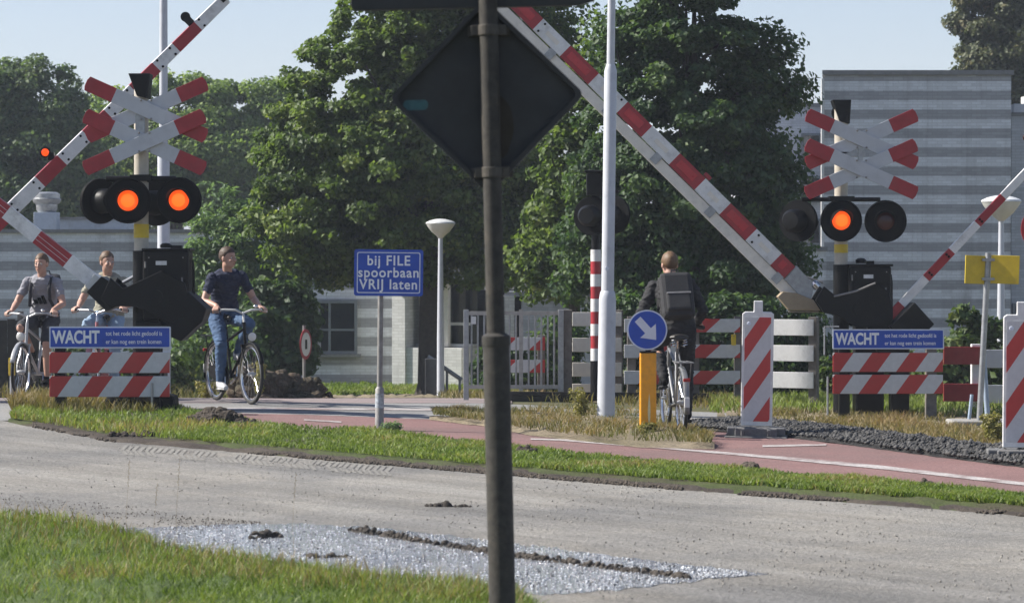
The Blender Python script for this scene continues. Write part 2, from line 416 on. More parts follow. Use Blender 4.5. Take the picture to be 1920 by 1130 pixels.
band('verge', VERGE, VG_UP, [(x, y + 1.5) for x, y in GR_UP], 15, 2500, 0.012, 220, 8, jit=1.6, crown=0.035, rough_h=0.02, seed=8, drop=0.0085)
band('soil_edge', DARKSOIL, [(x, y - 8) for x, y in GR_UP], [(x, y + 2) for x, y in GR_UP], 60, 2500, 0.022, 260, 5, jit=2.6, rough_h=0.012, seed=18, drop=0.0085)
IS_UP = [(800, 786), (900, 781), (1050, 777), (1140, 776), (1250, 796), (1345, 838)]
IS_LO = [(800, 789), (900, 801), (1000, 820), (1200, 842), (1345, 845)]
band('traffic_island', DRYSOIL, IS_UP, IS_LO, 805, 1340, 0.018, 70, 8, jit=1.0, crown=0.07, rough_h=0.03, seed=9)
NG_UP = [(-500, 945), (0, 972), (150, 984), (250, 1008), (330, 1040), (560, 1070), (700, 1094), (900, 1108), (980, 1128), (1020, 1160), (1060, 1400), (1100, 1490)]
band('near_turf', LAWNBASE, NG_UP, [(-500, 1500), (1300, 1500)], -500, 1090, 0.014, 110, 16, jit=5.0, crown=0.02, rough_h=0.03, seed=10)
# painted lines
def line(name, pts, w0, off=0.019, n=26):
    vs = []; fs = []; k = len(pts) - 1
    for i in range(n + 1):
        px = pts[0][0] + (pts[-1][0] - pts[0][0]) * i / n; py = interp(pts, px)
        for s in (-1, 1):
            g = G(px, py + s * interp(w0, px) / 2); vs.append((g.x, g.y, T(g.x, g.y) + off))
    for i in range(n): fs.append((2 * i, 2 * i + 2, 2 * i + 3, 2 * i + 1))
    return tag(np_mesh(name, np.array(vs), np.array(fs), None, PAINTW), kind='structure')
line('painted_line', [(1050, 828), (1280, 846), (1480, 863), (1650, 879), (1920, 911), (2200, 942)], [(1050, 2), (1280, 3), (1560, 7), (1920, 6)])
line('painted_line', [(1430, 839), (1550, 837)], [(1430, 4), (1550, 3)])
line('painted_line', [(350, 768), (700, 769), (960, 771)], [(350, 3.5), (960, 3)], 0.015)
line('painted_line', [(570, 790), (640, 794)], [(570, 2.5), (640, 2.5)])
line('painted_line', [(690, 823), (770, 829)], [(690, 3), (770, 3)])
line('painted_line', [(995, 826), (1110, 829)], [(995, 2.5), (1110, 3)])
line('painted_line', [(970, 768), (1010, 770)], [(970, 3), (1010, 3)], 0.015)
line('painted_line', [(1285, 789), (1400, 794)], [(1285, 5), (1400, 4)], 0.015)
# puddle: wet gravel standing in water
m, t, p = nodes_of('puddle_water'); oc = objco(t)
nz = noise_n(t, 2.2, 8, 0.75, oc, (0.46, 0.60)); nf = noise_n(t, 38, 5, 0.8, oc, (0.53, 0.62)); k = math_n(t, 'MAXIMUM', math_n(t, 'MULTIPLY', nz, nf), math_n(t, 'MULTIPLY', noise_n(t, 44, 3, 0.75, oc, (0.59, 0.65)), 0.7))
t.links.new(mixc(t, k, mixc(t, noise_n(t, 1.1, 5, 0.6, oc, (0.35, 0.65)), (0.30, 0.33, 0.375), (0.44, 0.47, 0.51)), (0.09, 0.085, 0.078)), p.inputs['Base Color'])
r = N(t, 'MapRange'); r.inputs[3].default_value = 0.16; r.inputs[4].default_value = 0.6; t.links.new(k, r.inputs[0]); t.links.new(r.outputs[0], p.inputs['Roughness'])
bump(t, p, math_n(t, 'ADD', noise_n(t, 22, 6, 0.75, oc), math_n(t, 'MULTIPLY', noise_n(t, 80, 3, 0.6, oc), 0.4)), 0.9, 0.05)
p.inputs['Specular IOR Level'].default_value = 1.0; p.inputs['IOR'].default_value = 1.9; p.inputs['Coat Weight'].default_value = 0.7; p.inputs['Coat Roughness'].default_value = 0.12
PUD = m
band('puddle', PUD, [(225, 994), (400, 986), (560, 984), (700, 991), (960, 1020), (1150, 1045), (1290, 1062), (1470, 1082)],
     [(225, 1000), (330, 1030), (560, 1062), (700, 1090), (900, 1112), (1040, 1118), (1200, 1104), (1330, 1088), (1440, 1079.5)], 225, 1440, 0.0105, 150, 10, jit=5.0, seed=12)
def lumps(name, pts, rad, material, label=None, cat=None, group=None, n=90, hmul=0.8, jit=0.35, seed=3, parent=None):
    """a heap or streak of clods along photo-pixel points on the ground"""
    rr = random.Random(seed); mb = MB()
    gs = [G(*q) for q in pts]
    for i in range(n):
        u = rr.random() * (len(gs) - 1) if len(gs) > 1 else 0
        a = int(min(u, len(gs) - 2)) if len(gs) > 1 else 0
        c = gs[a].lerp(gs[a + 1], u - a) if len(gs) > 1 else gs[0].copy()
        rad_ = rad(u / max(1, len(gs) - 1)) if callable(rad) else rad
        d = abs(rr.gauss(0, 0.45)); an = rr.random() * 2 * PI
        c = c + Vector((math.cos(an), math.sin(an) * 0.8, 0)) * d * rad_
        h = rad_ * hmul * max(0.05, 1 - d) * (0.55 + 0.6 * rr.random())
        s = rad_ * jit * (0.5 + rr.random())
        rot = Matrix.Rotation(rr.random() * 6, 3, (rr.random() - .5, rr.random() - .5, 1))
        mb.ball((c.x, c.y, T(c.x, c.y) + h - s * 0.5), (s * 1.2, s, s * 0.75), 7, 5, rot=rot)
    b0 = gs[len(gs) // 2]
    o = mb.build(name, material, smooth=False)
    tx = bpy.data.textures.new(name, 'CLOUDS'); tx.noise_scale = 0.05
    md = o.modifiers.new('rough', 'SUBSURF'); md.levels = 1; md.render_levels = 1; md.subdivision_type = 'SIMPLE'
    md = o.modifiers.new('clods', 'DISPLACE'); md.texture = tx; md.strength = 0.04; md.texture_coords = 'GLOBAL'; md.mid_level = 0.5
    if label: tag(o, label, cat, group)
    return o
lumps('mud_ridge', [(655, 997), (760, 1014), (880, 1034), (960, 1046), (1100, 1064), (1290, 1088)], 0.045, MUD, 'long thin ridge of mud running diagonally through the puddle', 'mud', n=620, hmul=0.95, jit=0.36, seed=4)
lumps('mud_clump', [(475, 1012), (520, 1009)], 0.06, MUD, 'small mud clump at the left end of the puddle', 'mud', 'mud clumps in the puddle', n=40, hmul=0.9, seed=5)
lumps('mud_clump', [(575, 1048), (650, 1047)], 0.04, MUD, 'thin dark mud clump in the puddle near the grass edge', 'mud', 'mud clumps in the puddle', n=60, hmul=0.9, seed=6)
lumps('mud_streak', [(800, 951), (880, 952)], 0.05, MUD, 'short dark mud streak on the gravel road left of the dark pole', 'mud', n=40, hmul=0.6, seed=7)
# tyre tread marks pressed in the gravel: low mud bars
vs = []; fs = []
for i in range(46):
    px = 225 + i * 11; py = interp([(225, 845), (480, 865), (740, 887)], px)
    for sgn in (-1, 1):
        if noise.noise((i * .31, sgn, 2.2)) > 0.28: continue
        px += 2.5 * noise.noise((i * 1.7, sgn, 1)); py += 1.5 * noise.noise((i * .9, sgn, 5))
        q = [G(px, py), G(px + 7, py + 0.4), G(px + 16, py + 9 * sgn + 1), G(px + 9, py + 9 * sgn)]
        k0 = len(vs); vs += [(g.x, g.y, T(g.x, g.y) + 0.012) for g in q]; fs.append((k0, k0 + 1, k0 + 2, k0 + 3))
TREAD = ground_mat('tread_mark_dust', (0.195, 0.188, 0.172), (0.235, 0.225, 0.200), None, 2.0, 40, 0.5)
tag(np_mesh('tyre_tread_marks', np.array(vs), np.array(fs), None, TREAD), kind='structure')
# dirt heaps on the verge
lumps('dirt_heap', [(360, 800), (420, 803), (480, 805)], lambda u: 0.10 + 0.10 * math.sin(PI * min(1, u + .1)), DARKSOIL, 'largest dark dirt heap on the verge right of the left warning board', 'dirt heap', 'dirt heaps along the verge', n=170, hmul=0.95, seed=8)
lumps('dirt_heap', [(205, 824), (290, 823)], 0.10, DARKSOIL, 'low dark dirt heap at the road edge below the left warning board', 'dirt heap', 'dirt heaps along the verge', n=90, hmul=0.65, seed=9)
lumps('dirt_heap', [(300, 833), (420, 838), (560, 850)], 0.045, DARKSOIL, 'flat dark smear of dirt between the two left heaps and the gravel road', 'dirt heap', n=120, hmul=0.35, seed=19)
lumps('dirt_heap', [(975, 859), (1000, 861)], 0.135, DARKSOIL, 'dirt heap right beside the dark pole on the verge', 'dirt heap', 'dirt heaps along the verge', n=90, hmul=0.8, jit=0.24, seed=10)
lumps('dirt_heap', [(1040, 866), (1120, 868)], 0.10, DARKSOIL, 'long low dirt heap below the traffic island', 'dirt heap', 'dirt heaps along the verge', n=110, hmul=0.6, jit=0.26, seed=11)
lumps('dirt_heap', [(1398, 893), (1420, 896)], 0.125, DARKSOIL, 'pointed dirt heap on the verge below the left striped beacon', 'dirt heap', 'dirt heaps along the verge', n=90, hmul=0.85, jit=0.24, seed=12)
lumps('dirt_heap', [(1730, 924), (1745, 925)], 0.11, DARKSOIL, 'small pointed dirt heap at the right end of the verge', 'dirt heap', 'dirt heaps along the verge', n=80, hmul=0.8, jit=0.24, seed=13)
lumps('dirt_heap', [(1540, 903), (1690, 918)], 0.05, DARKSOIL, 'scattered crumbs of dirt along the edge of the red path', 'dirt heap', n=40, hmul=0.6, seed=14)
lumps('mulch_heap', [(455, 748), (530, 747), (600, 747)], lambda u: 0.36 * (1.15 - 0.5 * u), BROWNSOIL, 'brown mulch heap behind the cyclist in navy by the shrubs', 'mulch heap', n=360, hmul=1.15, jit=0.25, seed=15)
lumps('mulch_heap', [(335, 742), (400, 742)], 0.30, DRYSOIL, 'pale low soil heap behind the wheel of the cyclist in navy', 'soil heap', n=120, hmul=0.9, jit=0.3, seed=16)
# dark loose gravel strip along the cycle path
def stones(name, upper, lower, x0, x1, n, size, material, hmax, seed=1, gate=None):
    rr = np.random.default_rng(seed); V = []; Fc = []
    oct_ = np.array([(1,0,0),(-1,0,0),(0,1,0),(0,-1,0),(0,0,1),(0,0,-1)], float)
    of = [(0,2,4),(2,1,4),(1,3,4),(3,0,4),(2,0,5),(1,2,5),(3,1,5),(0,3,5)]
    tint = []
    for i in range(n):
        px = x0 + (x1 - x0) * rr.random(); k = rr.random()
        g = G(px, interp(upper, px)).lerp(G(px, interp(lower, px)), k)
        if gate is not None and noise.noise((g.x * 0.9, g.y * 0.9, seed)) + 0.5 * noise.noise((g.x * 3, g.y * 3, seed)) < gate: continue
        s = size * (0.4 + 1.1 * rr.random() ** 1.6); q = oct_ * s * rr.uniform(0.6, 1.2, (6, 1)); a = rr.random() * 6
        c_, s_ = math.cos(a), math.sin(a); q = q @ np.array([[c_, s_, 0], [-s_, c_, 0], [0, 0, .8]])
        z = T(g.x, g.y) + (0.055 if hmax > 0.05 else 0.015) + hmax * math.sin(PI * k) * (0.3 + 0.7 * rr.random()) * (0.6 + 0.8 * abs(noise.noise((px * 0.02, 3, seed))))
        k0 = len(V) * 6; V.append(q + np.array([g.x, g.y, z])); Fc += [tuple(x + k0 for x in f) for f in of]
        tint += [rr.random()] * 8
    return np_mesh(name, np.concatenate(V), np.array(Fc), np.array(tint), material)
m, t, p = nodes_of('slag_stones')
at = N(t, 'Attribute', attribute_name='tint'); cr = N(t, 'ValToRGB'); t.links.new(at.outputs['Fac'], cr.inputs[0])
cr.color_ramp.elements[0].color = (0.012, 0.012, 0.012, 1); cr.color_ramp.elements[1].color = (0.085, 0.082, 0.079, 1)
t.links.new(cr.outputs[0], p.inputs['Base Color']); p.inputs['Roughness'].default_value = 0.8
STONE = m
SG_UP = [(1290, 800), (1330, 797), (1370, 790), (1440, 792), (1560, 805), (1700, 826), (1870, 848), (2100, 880)]
SG_LO = [(1290, 806), (1440, 819), (1560, 832), (1700, 852), (1870, 874), (2100, 898)]
band('gravel_strip', SLAG, SG_UP, SG_LO, 1290, 2100, 0.016, 80, 8, jit=1.5, crown=0.05, rough_h=0.04, seed=13)
tag(stones('loose_gravel', SG_UP, SG_LO, 1292, 2100, 8500, 0.024, STONE, 0.065, 2), 'loose dark gravel heaped along the edge of the red cycle path', 'gravel', kind='stuff')

m, t, p = nodes_of('road_pebbles'); at = N(t, 'Attribute', attribute_name='tint'); cr = N(t, 'ValToRGB'); t.links.new(at.outputs['Fac'], cr.inputs[0])
cr.color_ramp.elements[0].color = (0.12, 0.115, 0.105, 1); cr.color_ramp.elements[1].color = (0.36, 0.34, 0.30, 1); t.links.new(cr.outputs[0], p.inputs['Base Color']); p.inputs['Roughness'].default_value = 0.9
PEB = m
tag(stones('loose_pebbles', [(x, y + 3) for x, y in GR_UP], [(-200, 1200), (2300, 1200)], -60, 1990, 6500, 0.0062, PEB, 0.0, 6, -0.05), 'small loose pebbles scattered over the gravel road', 'pebbles', kind='stuff')
m, t, p = nodes_of('soil_crumbs'); at = N(t, 'Attribute', attribute_name='tint'); cr = N(t, 'ValToRGB'); t.links.new(at.outputs['Fac'], cr.inputs[0])
cr.color_ramp.elements[0].color = (0.025, 0.020, 0.016, 1); cr.color_ramp.elements[1].color = (0.10, 0.08, 0.06, 1); t.links.new(cr.outputs[0], p.inputs['Base Color']); p.inputs['Roughness'].default_value = 0.95
CRUMB = m
tag(stones('road_grit', [(-60, 912), (150, 932), (330, 968), (520, 985)], [(-60, 975), (150, 990), (330, 1000), (520, 986)], -60, 520, 1500, 0.0052, CRUMB, 0.0, 9, -0.15), 'dark loose grit on the road beside the near grass', 'grit', kind='stuff')
tag(stones('soil_crumbs', [(x, y - 4) for x, y in GR_UP], [(x, y + 3.5) for x, y in GR_UP], 60, 2100, 11000, 0.014, CRUMB, 0.012, 7, -0.12), 'dark crumbs of soil along the edge of the gravel road', 'soil', kind='stuff')
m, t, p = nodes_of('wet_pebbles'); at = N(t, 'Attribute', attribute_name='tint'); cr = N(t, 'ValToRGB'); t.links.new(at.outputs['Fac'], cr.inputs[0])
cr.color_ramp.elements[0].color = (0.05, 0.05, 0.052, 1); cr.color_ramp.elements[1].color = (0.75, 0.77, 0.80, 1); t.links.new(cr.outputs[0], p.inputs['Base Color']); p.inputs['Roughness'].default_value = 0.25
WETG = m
tag(stones('wet_gravel', [(225, 995), (400, 987), (560, 985), (700, 992), (960, 1021), (1150, 1046), (1290, 1063), (1470, 1083)], [(225, 1000), (330, 1030), (560, 1062), (700, 1090), (900, 1112), (1040, 1118), (1200, 1104), (1330, 1088), (1440, 1079.5)], 300, 1400, 5200, 0.0068, WETG, 0.0, 8), 'dark wet gravel standing out of the shallow puddle', 'gravel', kind='stuff')

# ------------------------------------------------------------------ grass
def leaf_mat(name, stops, transl=0.35, rough=0.55, spec=0.3):
    m, t, p = nodes_of(name)
    at = N(t, 'Attribute', attribute_name='tint'); cr = N(t, 'ValToRGB'); t.links.new(at.outputs['Fac'], cr.inputs[0])
    e = cr.color_ramp.elements
    e[0].position, e[0].color = stops[0][0], (*stops[0][1], 1); e[1].position, e[1].color = stops[-1][0], (*stops[-1][1], 1)
    for ps, c in stops[1:-1]:
        q = e.new(ps); q.color = (*c, 1)
    t.links.new(cr.outputs[0], p.inputs['Base Color']); p.inputs['Roughness'].default_value = rough
    p.inputs['Specular IOR Level'].default_value = spec
    tr = N(t, 'BsdfTranslucent'); mx = N(t, 'MixShader'); mx.inputs[0].default_value = transl
    br = mixc(t, 1.0, cr.outputs[0], (1.5, 1.6, 0.8), 'MULTIPLY'); t.links.new(br, tr.inputs[0])
    out = t.nodes['Material Output']
    t.links.new(p.outputs[0], mx.inputs[1]); t.links.new(tr.outputs[0], mx.inputs[2]); t.links.new(mx.outputs[0], out.inputs[0])
    return m
GRASS = leaf_mat('green_grass', [(0, (0.055, 0.088, 0.016)), (0.45, (0.125, 0.180, 0.034)), (0.75, (0.205, 0.245, 0.065)), (0.9, (0.22, 0.19, 0.075)), (1, (0.28, 0.20, 0.10))], 0.35)
DRYGRASS = leaf_mat('dry_grass', [(0, (0.09, 0.10, 0.03)), (0.35, (0.17, 0.145, 0.06)), (0.75, (0.26, 0.19, 0.09)), (1, (0.22, 0.12, 0.06))], 0.3)
def blades(name, upper, lower, x0, x1, n, h, wd, material, seed=1, lean=0.5, dens=None, tint=(0, 1), patch=0.9, zoff=0.012):
    rr = np.random.default_rng(seed); V = np.zeros((n, 5, 3)); tt = np.zeros(n); c = 0; tries = 0
    while c < n and tries < n * 4:
        tries += 1
        px = x0 + (x1 - x0) * rr.random(); yu = interp(upper, px); yl = interp(lower, px)
        # even density in the ground plane: choose by depth, not by pixel row
        k = rr.random(); g = G(px, yu).lerp(G(px, yl), k)
        pn = noise.noise((g.x * patch, g.y * patch, seed)); pn2 = noise.noise((g.x * 4.3, g.y * 4.3, seed + 5))
        if dens is not None and rr.random() > dens + (pn * 0.9 + pn2 * 0.6): continue
        hh = h * (0.45 + 0.75 * rr.random()) * (1 + 0.45 * pn + 0.35 * pn2); a = rr.random() * 2 * PI
        dx, dy = math.cos(a), math.sin(a); b = rr.random() * 2 * PI; l = lean * hh * (0.2 + rr.random())
        ww = wd * (0.6 + 0.8 * rr.random()); z = T(g.x, g.y) + zoff
        ex, ey = math.cos(b) * l, math.sin(b) * l
        V[c] = ((g.x - dx * ww, g.y - dy * ww, z), (g.x + dx * ww, g.y + dy * ww, z),
                (g.x + dx * ww * .8 + ex * .35, g.y + dy * ww * .8 + ey * .35, z + hh * .6), (g.x - dx * ww * .8 + ex * .35, g.y - dy * ww * .8 + ey * .35, z + hh * .6),
                (g.x + ex, g.y + ey, z + hh))
        tt[c] = min(1, max(0, tint[0] + (tint[1] - tint[0]) * (0.45 + 0.55 * pn + 0.25 * pn2 + rr.normal(0, 0.16)))); c += 1
    V = V[:c].reshape(-1, 3); k = np.arange(c) * 5
    f = np.concatenate([np.stack([k, k + 1, k + 2], 1), np.stack([k, k + 2, k + 3], 1), np.stack([k + 3, k + 2, k + 4], 1)])
    return np_mesh(name, V, f, np.tile(tt[:c], 3), material)
def stuff(o, label, cat): return tag(o, label, cat, kind='stuff')
stuff(blades('grass', NG_UP, [(-500, 1260), (1300, 1300)], -160, 1040, 40000, 0.066, 0.0030, GRASS, 21, 0.9, tint=(0.10, 1.05), patch=1.5, zoff=0.025), 'bright green rough grass in the near left corner', 'grass')
stuff(blades('grass', [(-160, 966), (0, 970), (150, 984), (330, 1038), (560, 1068), (760, 1092), (980, 1124)], [(-160, 1010), (150, 1050), (330, 1095), (560, 1120), (760, 1140), (980, 1160)], -160, 980, 2600, 0.11, 0.0022, DRYGRASS, 22, 0.7), 'straw coloured seeding grass along the edge of the near turf', 'grass')
VB_LO = [(x, y - (1 if x < 100 else 6.5)) for x, y in GR_UP if x >= 0] + [(3000, 1040)]
stuff(blades('grass', VG_UP, VB_LO, 330, 2300, 58000, 0.045, 0.0058, GRASS, 23, 1.0, tint=(0.15, 1.0), dens=0.98, patch=1.3, zoff=0.048), 'bright green grass on the narrow verge beside the red path', 'grass')
stuff(blades('grass', VG_UP, VB_LO, 20, 420, 9000, 0.065, 0.006, GRASS, 24, 0.8, tint=(0.35, 1.0), patch=0.7, zoff=0.04), 'patchy green grass around the left warning board', 'grass')
stuff(blades('dry_grass', [(20, 770), (60, 758), (120, 753), (300, 756)], [(20, 774), (120, 782), (300, 782)], 22, 290, 5200, 0.16, 0.006, DRYGRASS, 25, 0.7, tint=(0, 0.9), patch=0.9, zoff=0.02), 'tall dry grass around the posts of the left warning board', 'grass')
stuff(blades('dry_grass', IS_UP, IS_LO, 812, 1335, 8000, 0.072, 0.0045, DRYGRASS, 26, 1.0, dens=0.75, tint=(-0.15, 0.9), patch=1.2, zoff=0.075), 'dry brown grass covering the traffic island', 'grass')
stuff(blades('dry_grass', [(1380, 775), (1560, 772), (2100, 790)], [(1380, 792), (1560, 800), (1870, 846), (2100, 872)], 1385, 2100, 9500, 0.075, 0.006, DRYGRASS, 27, 0.9, dens=0.35, tint=(0, 0.9), patch=0.8), 'dry grass on the sandy bank under the right warning board', 'grass')
stuff(blades('grass', [(1330, 745), (2100, 746)], [(1330, 776), (1560, 776), (2100, 792)], 1330, 2100, 15000, 0.11, 0.008, GRASS, 28, 0.8, dens=0.75, tint=(0.3, 0.9), patch=0.5), 'green grass behind the fences on the right', 'grass')
stuff(blades('grass', LAWN_UP, LAWN_LO, 490, 990, 16000, 0.09, 0.012, GRASS, 29, 0.6, tint=(0.3, 0.8), patch=0.3), 'bright mown lawn in front of the striped building', 'grass')
stuff(blades('dry_grass', [(540, 740), (900, 735), (1140, 741), (1380, 745)], [(540, 747), (900, 748), (1140, 762), (1380, 772)], 820, 1380, 6000, 0.12, 0.008, DRYGRASS, 30, 0.8, dens=0.4, tint=(0, 0.8), patch=0.6), 'dry weeds at the foot of the metal gate and fences', 'grass')
stuff(blades('dry_grass', [(-200, 735), (100, 735), (600, 738)], [(-200, 745), (600, 745)], -200, 600, 6000, 0.20, 0.010, DRYGRASS, 31, 0.8, dens=0.45, tint=(-0.2, 0.7), patch=0.4), 'rough weeds along the far side of the road on the left', 'grass')
STRAW = mat('dry_straw_stalk', (0.30, 0.22, 0.12), 0.8, var=0.2)
for px, py0, py1, lb in ((236, 860, 965, 'tall thin dry stalk at the far left of the near turf'), (330, 858, 985, 'tallest thin dry stalk in front of the gravel road'), (288, 905, 985, 'short thin dry stalk left of the tallest stalk'), (548, 885, 1010, 'thin dry stalk standing before the puddle')):
    mb = MB(); Y = 15.2; b0 = P(px + 6, py1 + 60, Y); b0.z = T(b0.x, b0.y)
    top = P(px, py0, Y); top.x += 0.02; mid = b0.lerp(top, 0.5) + Vector((-0.018, 0, 0))
    mb.tube([b0, mid, top], [0.0011, 0.0009, 0.0006], 5)
    for q in range(9):
        c = mid.lerp(top, 0.55 + 0.05 * q); mb.ball(c + Vector((0.003 * (-1) ** q, 0, 0)), (0.0018, 0.0018, 0.006), 5, 4)
    tag(mb.build('grass_stalk', STRAW), lb, 'grass stalk', 'dry stalks before the gravel road')
# ------------------------------------------------------------------ buildings
def striped_brick(name, light, dark, period, z0, duty=0.5):
    m, t, p = nodes_of(name); oc = objco(t)
    s = N(t, 'SeparateXYZ'); t.links.new(oc, s.inputs[0])
    cb = N(t, 'CombineXYZ'); t.links.new(math_n(t, 'ADD', s.outputs[0], s.outputs[1]), cb.inputs[0]); t.links.new(s.outputs[2], cb.inputs[1])
    br = N(t, 'TexBrick'); t.links.new(cb.outputs[0], br.inputs['Vector'])
    br.inputs['Scale'].default_value = 1.0; br.inputs['Brick Width'].default_value = 0.21; br.inputs['Row Height'].default_value = 0.065
    br.inputs['Mortar Size'].default_value = 0.006; br.inputs['Mortar Smooth'].default_value = 0.2
    br.inputs['Color1'].default_value = (1.0, 1.0, 1.0, 1); br.inputs['Color2'].default_value = (0.80, 0.80, 0.80, 1); br.inputs['Mortar'].default_value = (0.72, 0.71, 0.69, 1)
    fr = math_n(t, 'FRACT', math_n(t, 'DIVIDE', math_n(t, 'SUBTRACT', s.outputs[2], z0), period))
    k = math_n(t, 'LESS_THAN', fr, duty)
    c = mixc(t, k, light, dark)
    c = mixc(t, 0.9, c, br.outputs['Color'], 'MULTIPLY')
    mp = N(t, 'Mapping'); mp.inputs['Scale'].default_value = (1.3, 1.3, 0.14); t.links.new(oc, mp.inputs[0])
    n = noise_n(t, 1.2, 6, 0.7, mp.outputs[0], (0.50, 0.78))
    c = mixc(t, math_n(t, 'MULTIPLY', n, 0.5), c, (0.11, 0.10, 0.085))
    t.links.new(c, p.inputs['Base Color']); p.inputs['Roughness'].default_value = 0.85
    bump(t, p, br.outputs['Fac'], -0.3, 0.01)
    return m
STRIPED = striped_brick('striped_grey_brick', (0.70, 0.72, 0.745), (0.365, 0.37, 0.385), 0.405, 0.0)
PALEB = striped_brick('pale_grey_brick', (0.52, 0.54, 0.58), (0.49, 0.51, 0.55), 0.405, 0.0)
WHITEB = striped_brick('white_brick', (0.66, 0.66, 0.64), (0.64, 0.64, 0.62), 0.405, 0.0)
COPING = mat('grey_coping', (0.20, 0.20, 0.20), 0.7, var=0.2, dirt=0.4)
ROOFG = mat('grey_roof', (0.22, 0.23, 0.25), 0.8, var=0.2, dirt=0.4)
PALEPANEL = mat('pale_blue_grey_panel', (0.36, 0.41, 0.47), 0.6, var=0.12, dirt=0.3)
FRAMEG = mat('grey_window_frame', (0.17, 0.19, 0.21), 0.5, var=0.2)
FRAMEW = mat('white_window_frame', (0.60, 0.60, 0.58), 0.5, var=0.1)
CURTAIN = mat('pale_curtain', (0.32, 0.32, 0.31), 0.9, var=0.3, scale=3)
m, t, p = nodes_of('window_glass')
p.inputs['Base Color'].default_value = (0.012, 0.016, 0.022, 1); p.inputs['Roughness'].default_value = 0.06; p.inputs['Specular IOR Level'].default_value = 0.6
GLASS = m
def wbox(px0, px1, pyt, Y, depth, zb=None):
    """box from photo-pixel extents at depth Y: returns local centre and size relative to base(px0)"""
    x0, x1 = P(px0, 565, Y).x, P(px1, 565, Y).x
    zt = P((px0 + px1) / 2, pyt, Y).z
    return x0, x1, zt
def window(parent, px0, px1, py0, py1, Y, o, fm, mull=(0.5,), trans=(0.45,), sill=True):
    a = P(px0, py1, Y) - o; b = P(px1, py0, Y) - o; y = a.y
    mb = MB(); fw = 0.06
    mb.box(((a.x + b.x) / 2, y - 0.02, b.z - fw / 2), (b.x - a.x, 0.10, fw)); mb.box(((a.x + b.x) / 2, y - 0.02, a.z + fw / 2), (b.x - a.x, 0.10, fw))
    for x in (a.x + fw / 2, b.x - fw / 2): mb.box((x, y - 0.02, (a.z + b.z) / 2), (fw, 0.10, b.z - a.z - 2 * fw))
    for k in mull: mb.box((a.x + (b.x - a.x) * k, y - 0.018, (a.z + b.z) / 2), (0.05, 0.08, b.z - a.z - 2 * fw))
    for k in trans: mb.box(((a.x + b.x) / 2, y - 0.016, a.z + (b.z - a.z) * k), (b.x - a.x - 2 * fw, 0.07, 0.045))
    wi = mb.build('window', fm, parent)
    MB().box(((a.x + b.x) / 2, y - 0.004, (a.z + b.z) / 2), (b.x - a.x - 0.02, 0.012, b.z - a.z - 0.02)).build('pane', GLASS, wi)
    cu = MB(); 
    for q in range(5): cu.box((a.x + (b.x - a.x) * (0.12 + 0.05 * q), y - 0.0125, (a.z + b.z) / 2), (0.05 * (b.x - a.x), 0.004, (b.z - a.z) * 0.8))
    cu.build('curtain', CURTAIN, wi)
    if sill: MB().box(((a.x + b.x) / 2, y - 0.06, a.z - 0.035), (b.x - a.x + 0.16, 0.2, 0.06)).build('sill', COPING, wi)
    return wi
# long low striped building on the left
YB = 60.0; o = base(400, YB)
lb = thing('striped_building', 'long low building of grey striped brick behind the left cyclists', 'building', o)
xa, xb = P(-700, 565, YB).x - o.x, P(745, 565, YB).x - o.x; zt = P(0, 436, YB).z - o.z
MB().box(((xa + xb) / 2, 4.0, zt / 2 - 0.3), (xb - xa, 8.0, zt + 0.6)).build('wall', STRIPED, lb)
cp = MB(); cp.box(((xa + xb) / 2, 4.0, zt + 0.03), (xb - xa + 0.1, 8.1, 0.08)); cp.build('roof', COPING, lb)
window(lb, 566, 670, 563, 663, YB - 0.03, o, FRAMEG)
window(lb, 380, 470, 563, 663, YB - 0.03, o, FRAMEG)
# roof vent and pale raised roof behind it
ov = base(88, 64.0); zr = zt + o.z
rv = thing('roof_vent', 'round grey cowl vent on a pale blue box above the left building roof', 'roof vent', (ov.x, 64.0, zr + 0.07))
zz = lambda py: P(88, py, 64.0).z - (zr + 0.07)
MB().box((0, 0, zz(398) / 2), (0.52, 0.5, zz(398))).build('vent_box', PALEPANEL, rv, bevel=0.01)
z1 = zz(398); MB().lathe([(0.20, z1), (0.24, z1 + 0.06), (0.24, z1 + 0.18), (0.30, z1 + 0.22), (0.33, z1 + 0.30), (0.30, z1 + 0.32), (0.30, z1 + 0.42), (0.22, z1 + 0.46), (0.0, z1 + 0.47)]).build('cowl', GALV, rv, smooth=True)
ol = base(190, 66.0)
rl = thing('roof_light', 'pale blue raised roof section beside the cowl vent', 'roof structure', (P(190, 565, 66).x, 65.6, zr + 0.07))
h = P(190, 412, 65).z - zr - 0.07
MB().box((0, 0, h / 2), (1.6, 1.5, h)).build('side_panel', PALEPANEL, rl); MB().box((0, 0, h + 0.03), (1.7, 1.6, 0.06)).build('lid', COPING, rl)
# white brick porch building with windows, turned a little so its front catches the sun
YP = 58.5; o = base(745, YP)
pb = thing('porch_building', 'white brick entrance building with tall windows behind the street lamp', 'building', o, rz=R(-24))
L = (P(870, 565, YP).x - o.x) * 1.06
s = 5250 / YP
MB().box((L / 2, 3.0, 0.33), (L, 6.0, 1.0)).build('low_wall', WHITEB, pb)
MB().box((L / 2, 3.4, 1.55), (L - 0.1, 5.0, 1.4)).build('window_wall', GLASS, pb)
ps = MB()
for q in (0.02, 0.42, 0.98): pass
for k, q in enumerate((0.10, 0.42, 0.66, 0.98)): MB().box((q, 0.35, 1.55), (0.11, 0.12, 1.40)).build('post', CREAM, pb)
MB().box((0.05 , 0.9, 1.0), (0.3, 1.9, 2.45)).build('corner_pier', WHITEB, pb)
MB().box((L / 2, 0.62, 1.32), (L - 0.1, 0.06, 0.06)).build('transom', FRAMEW, pb)
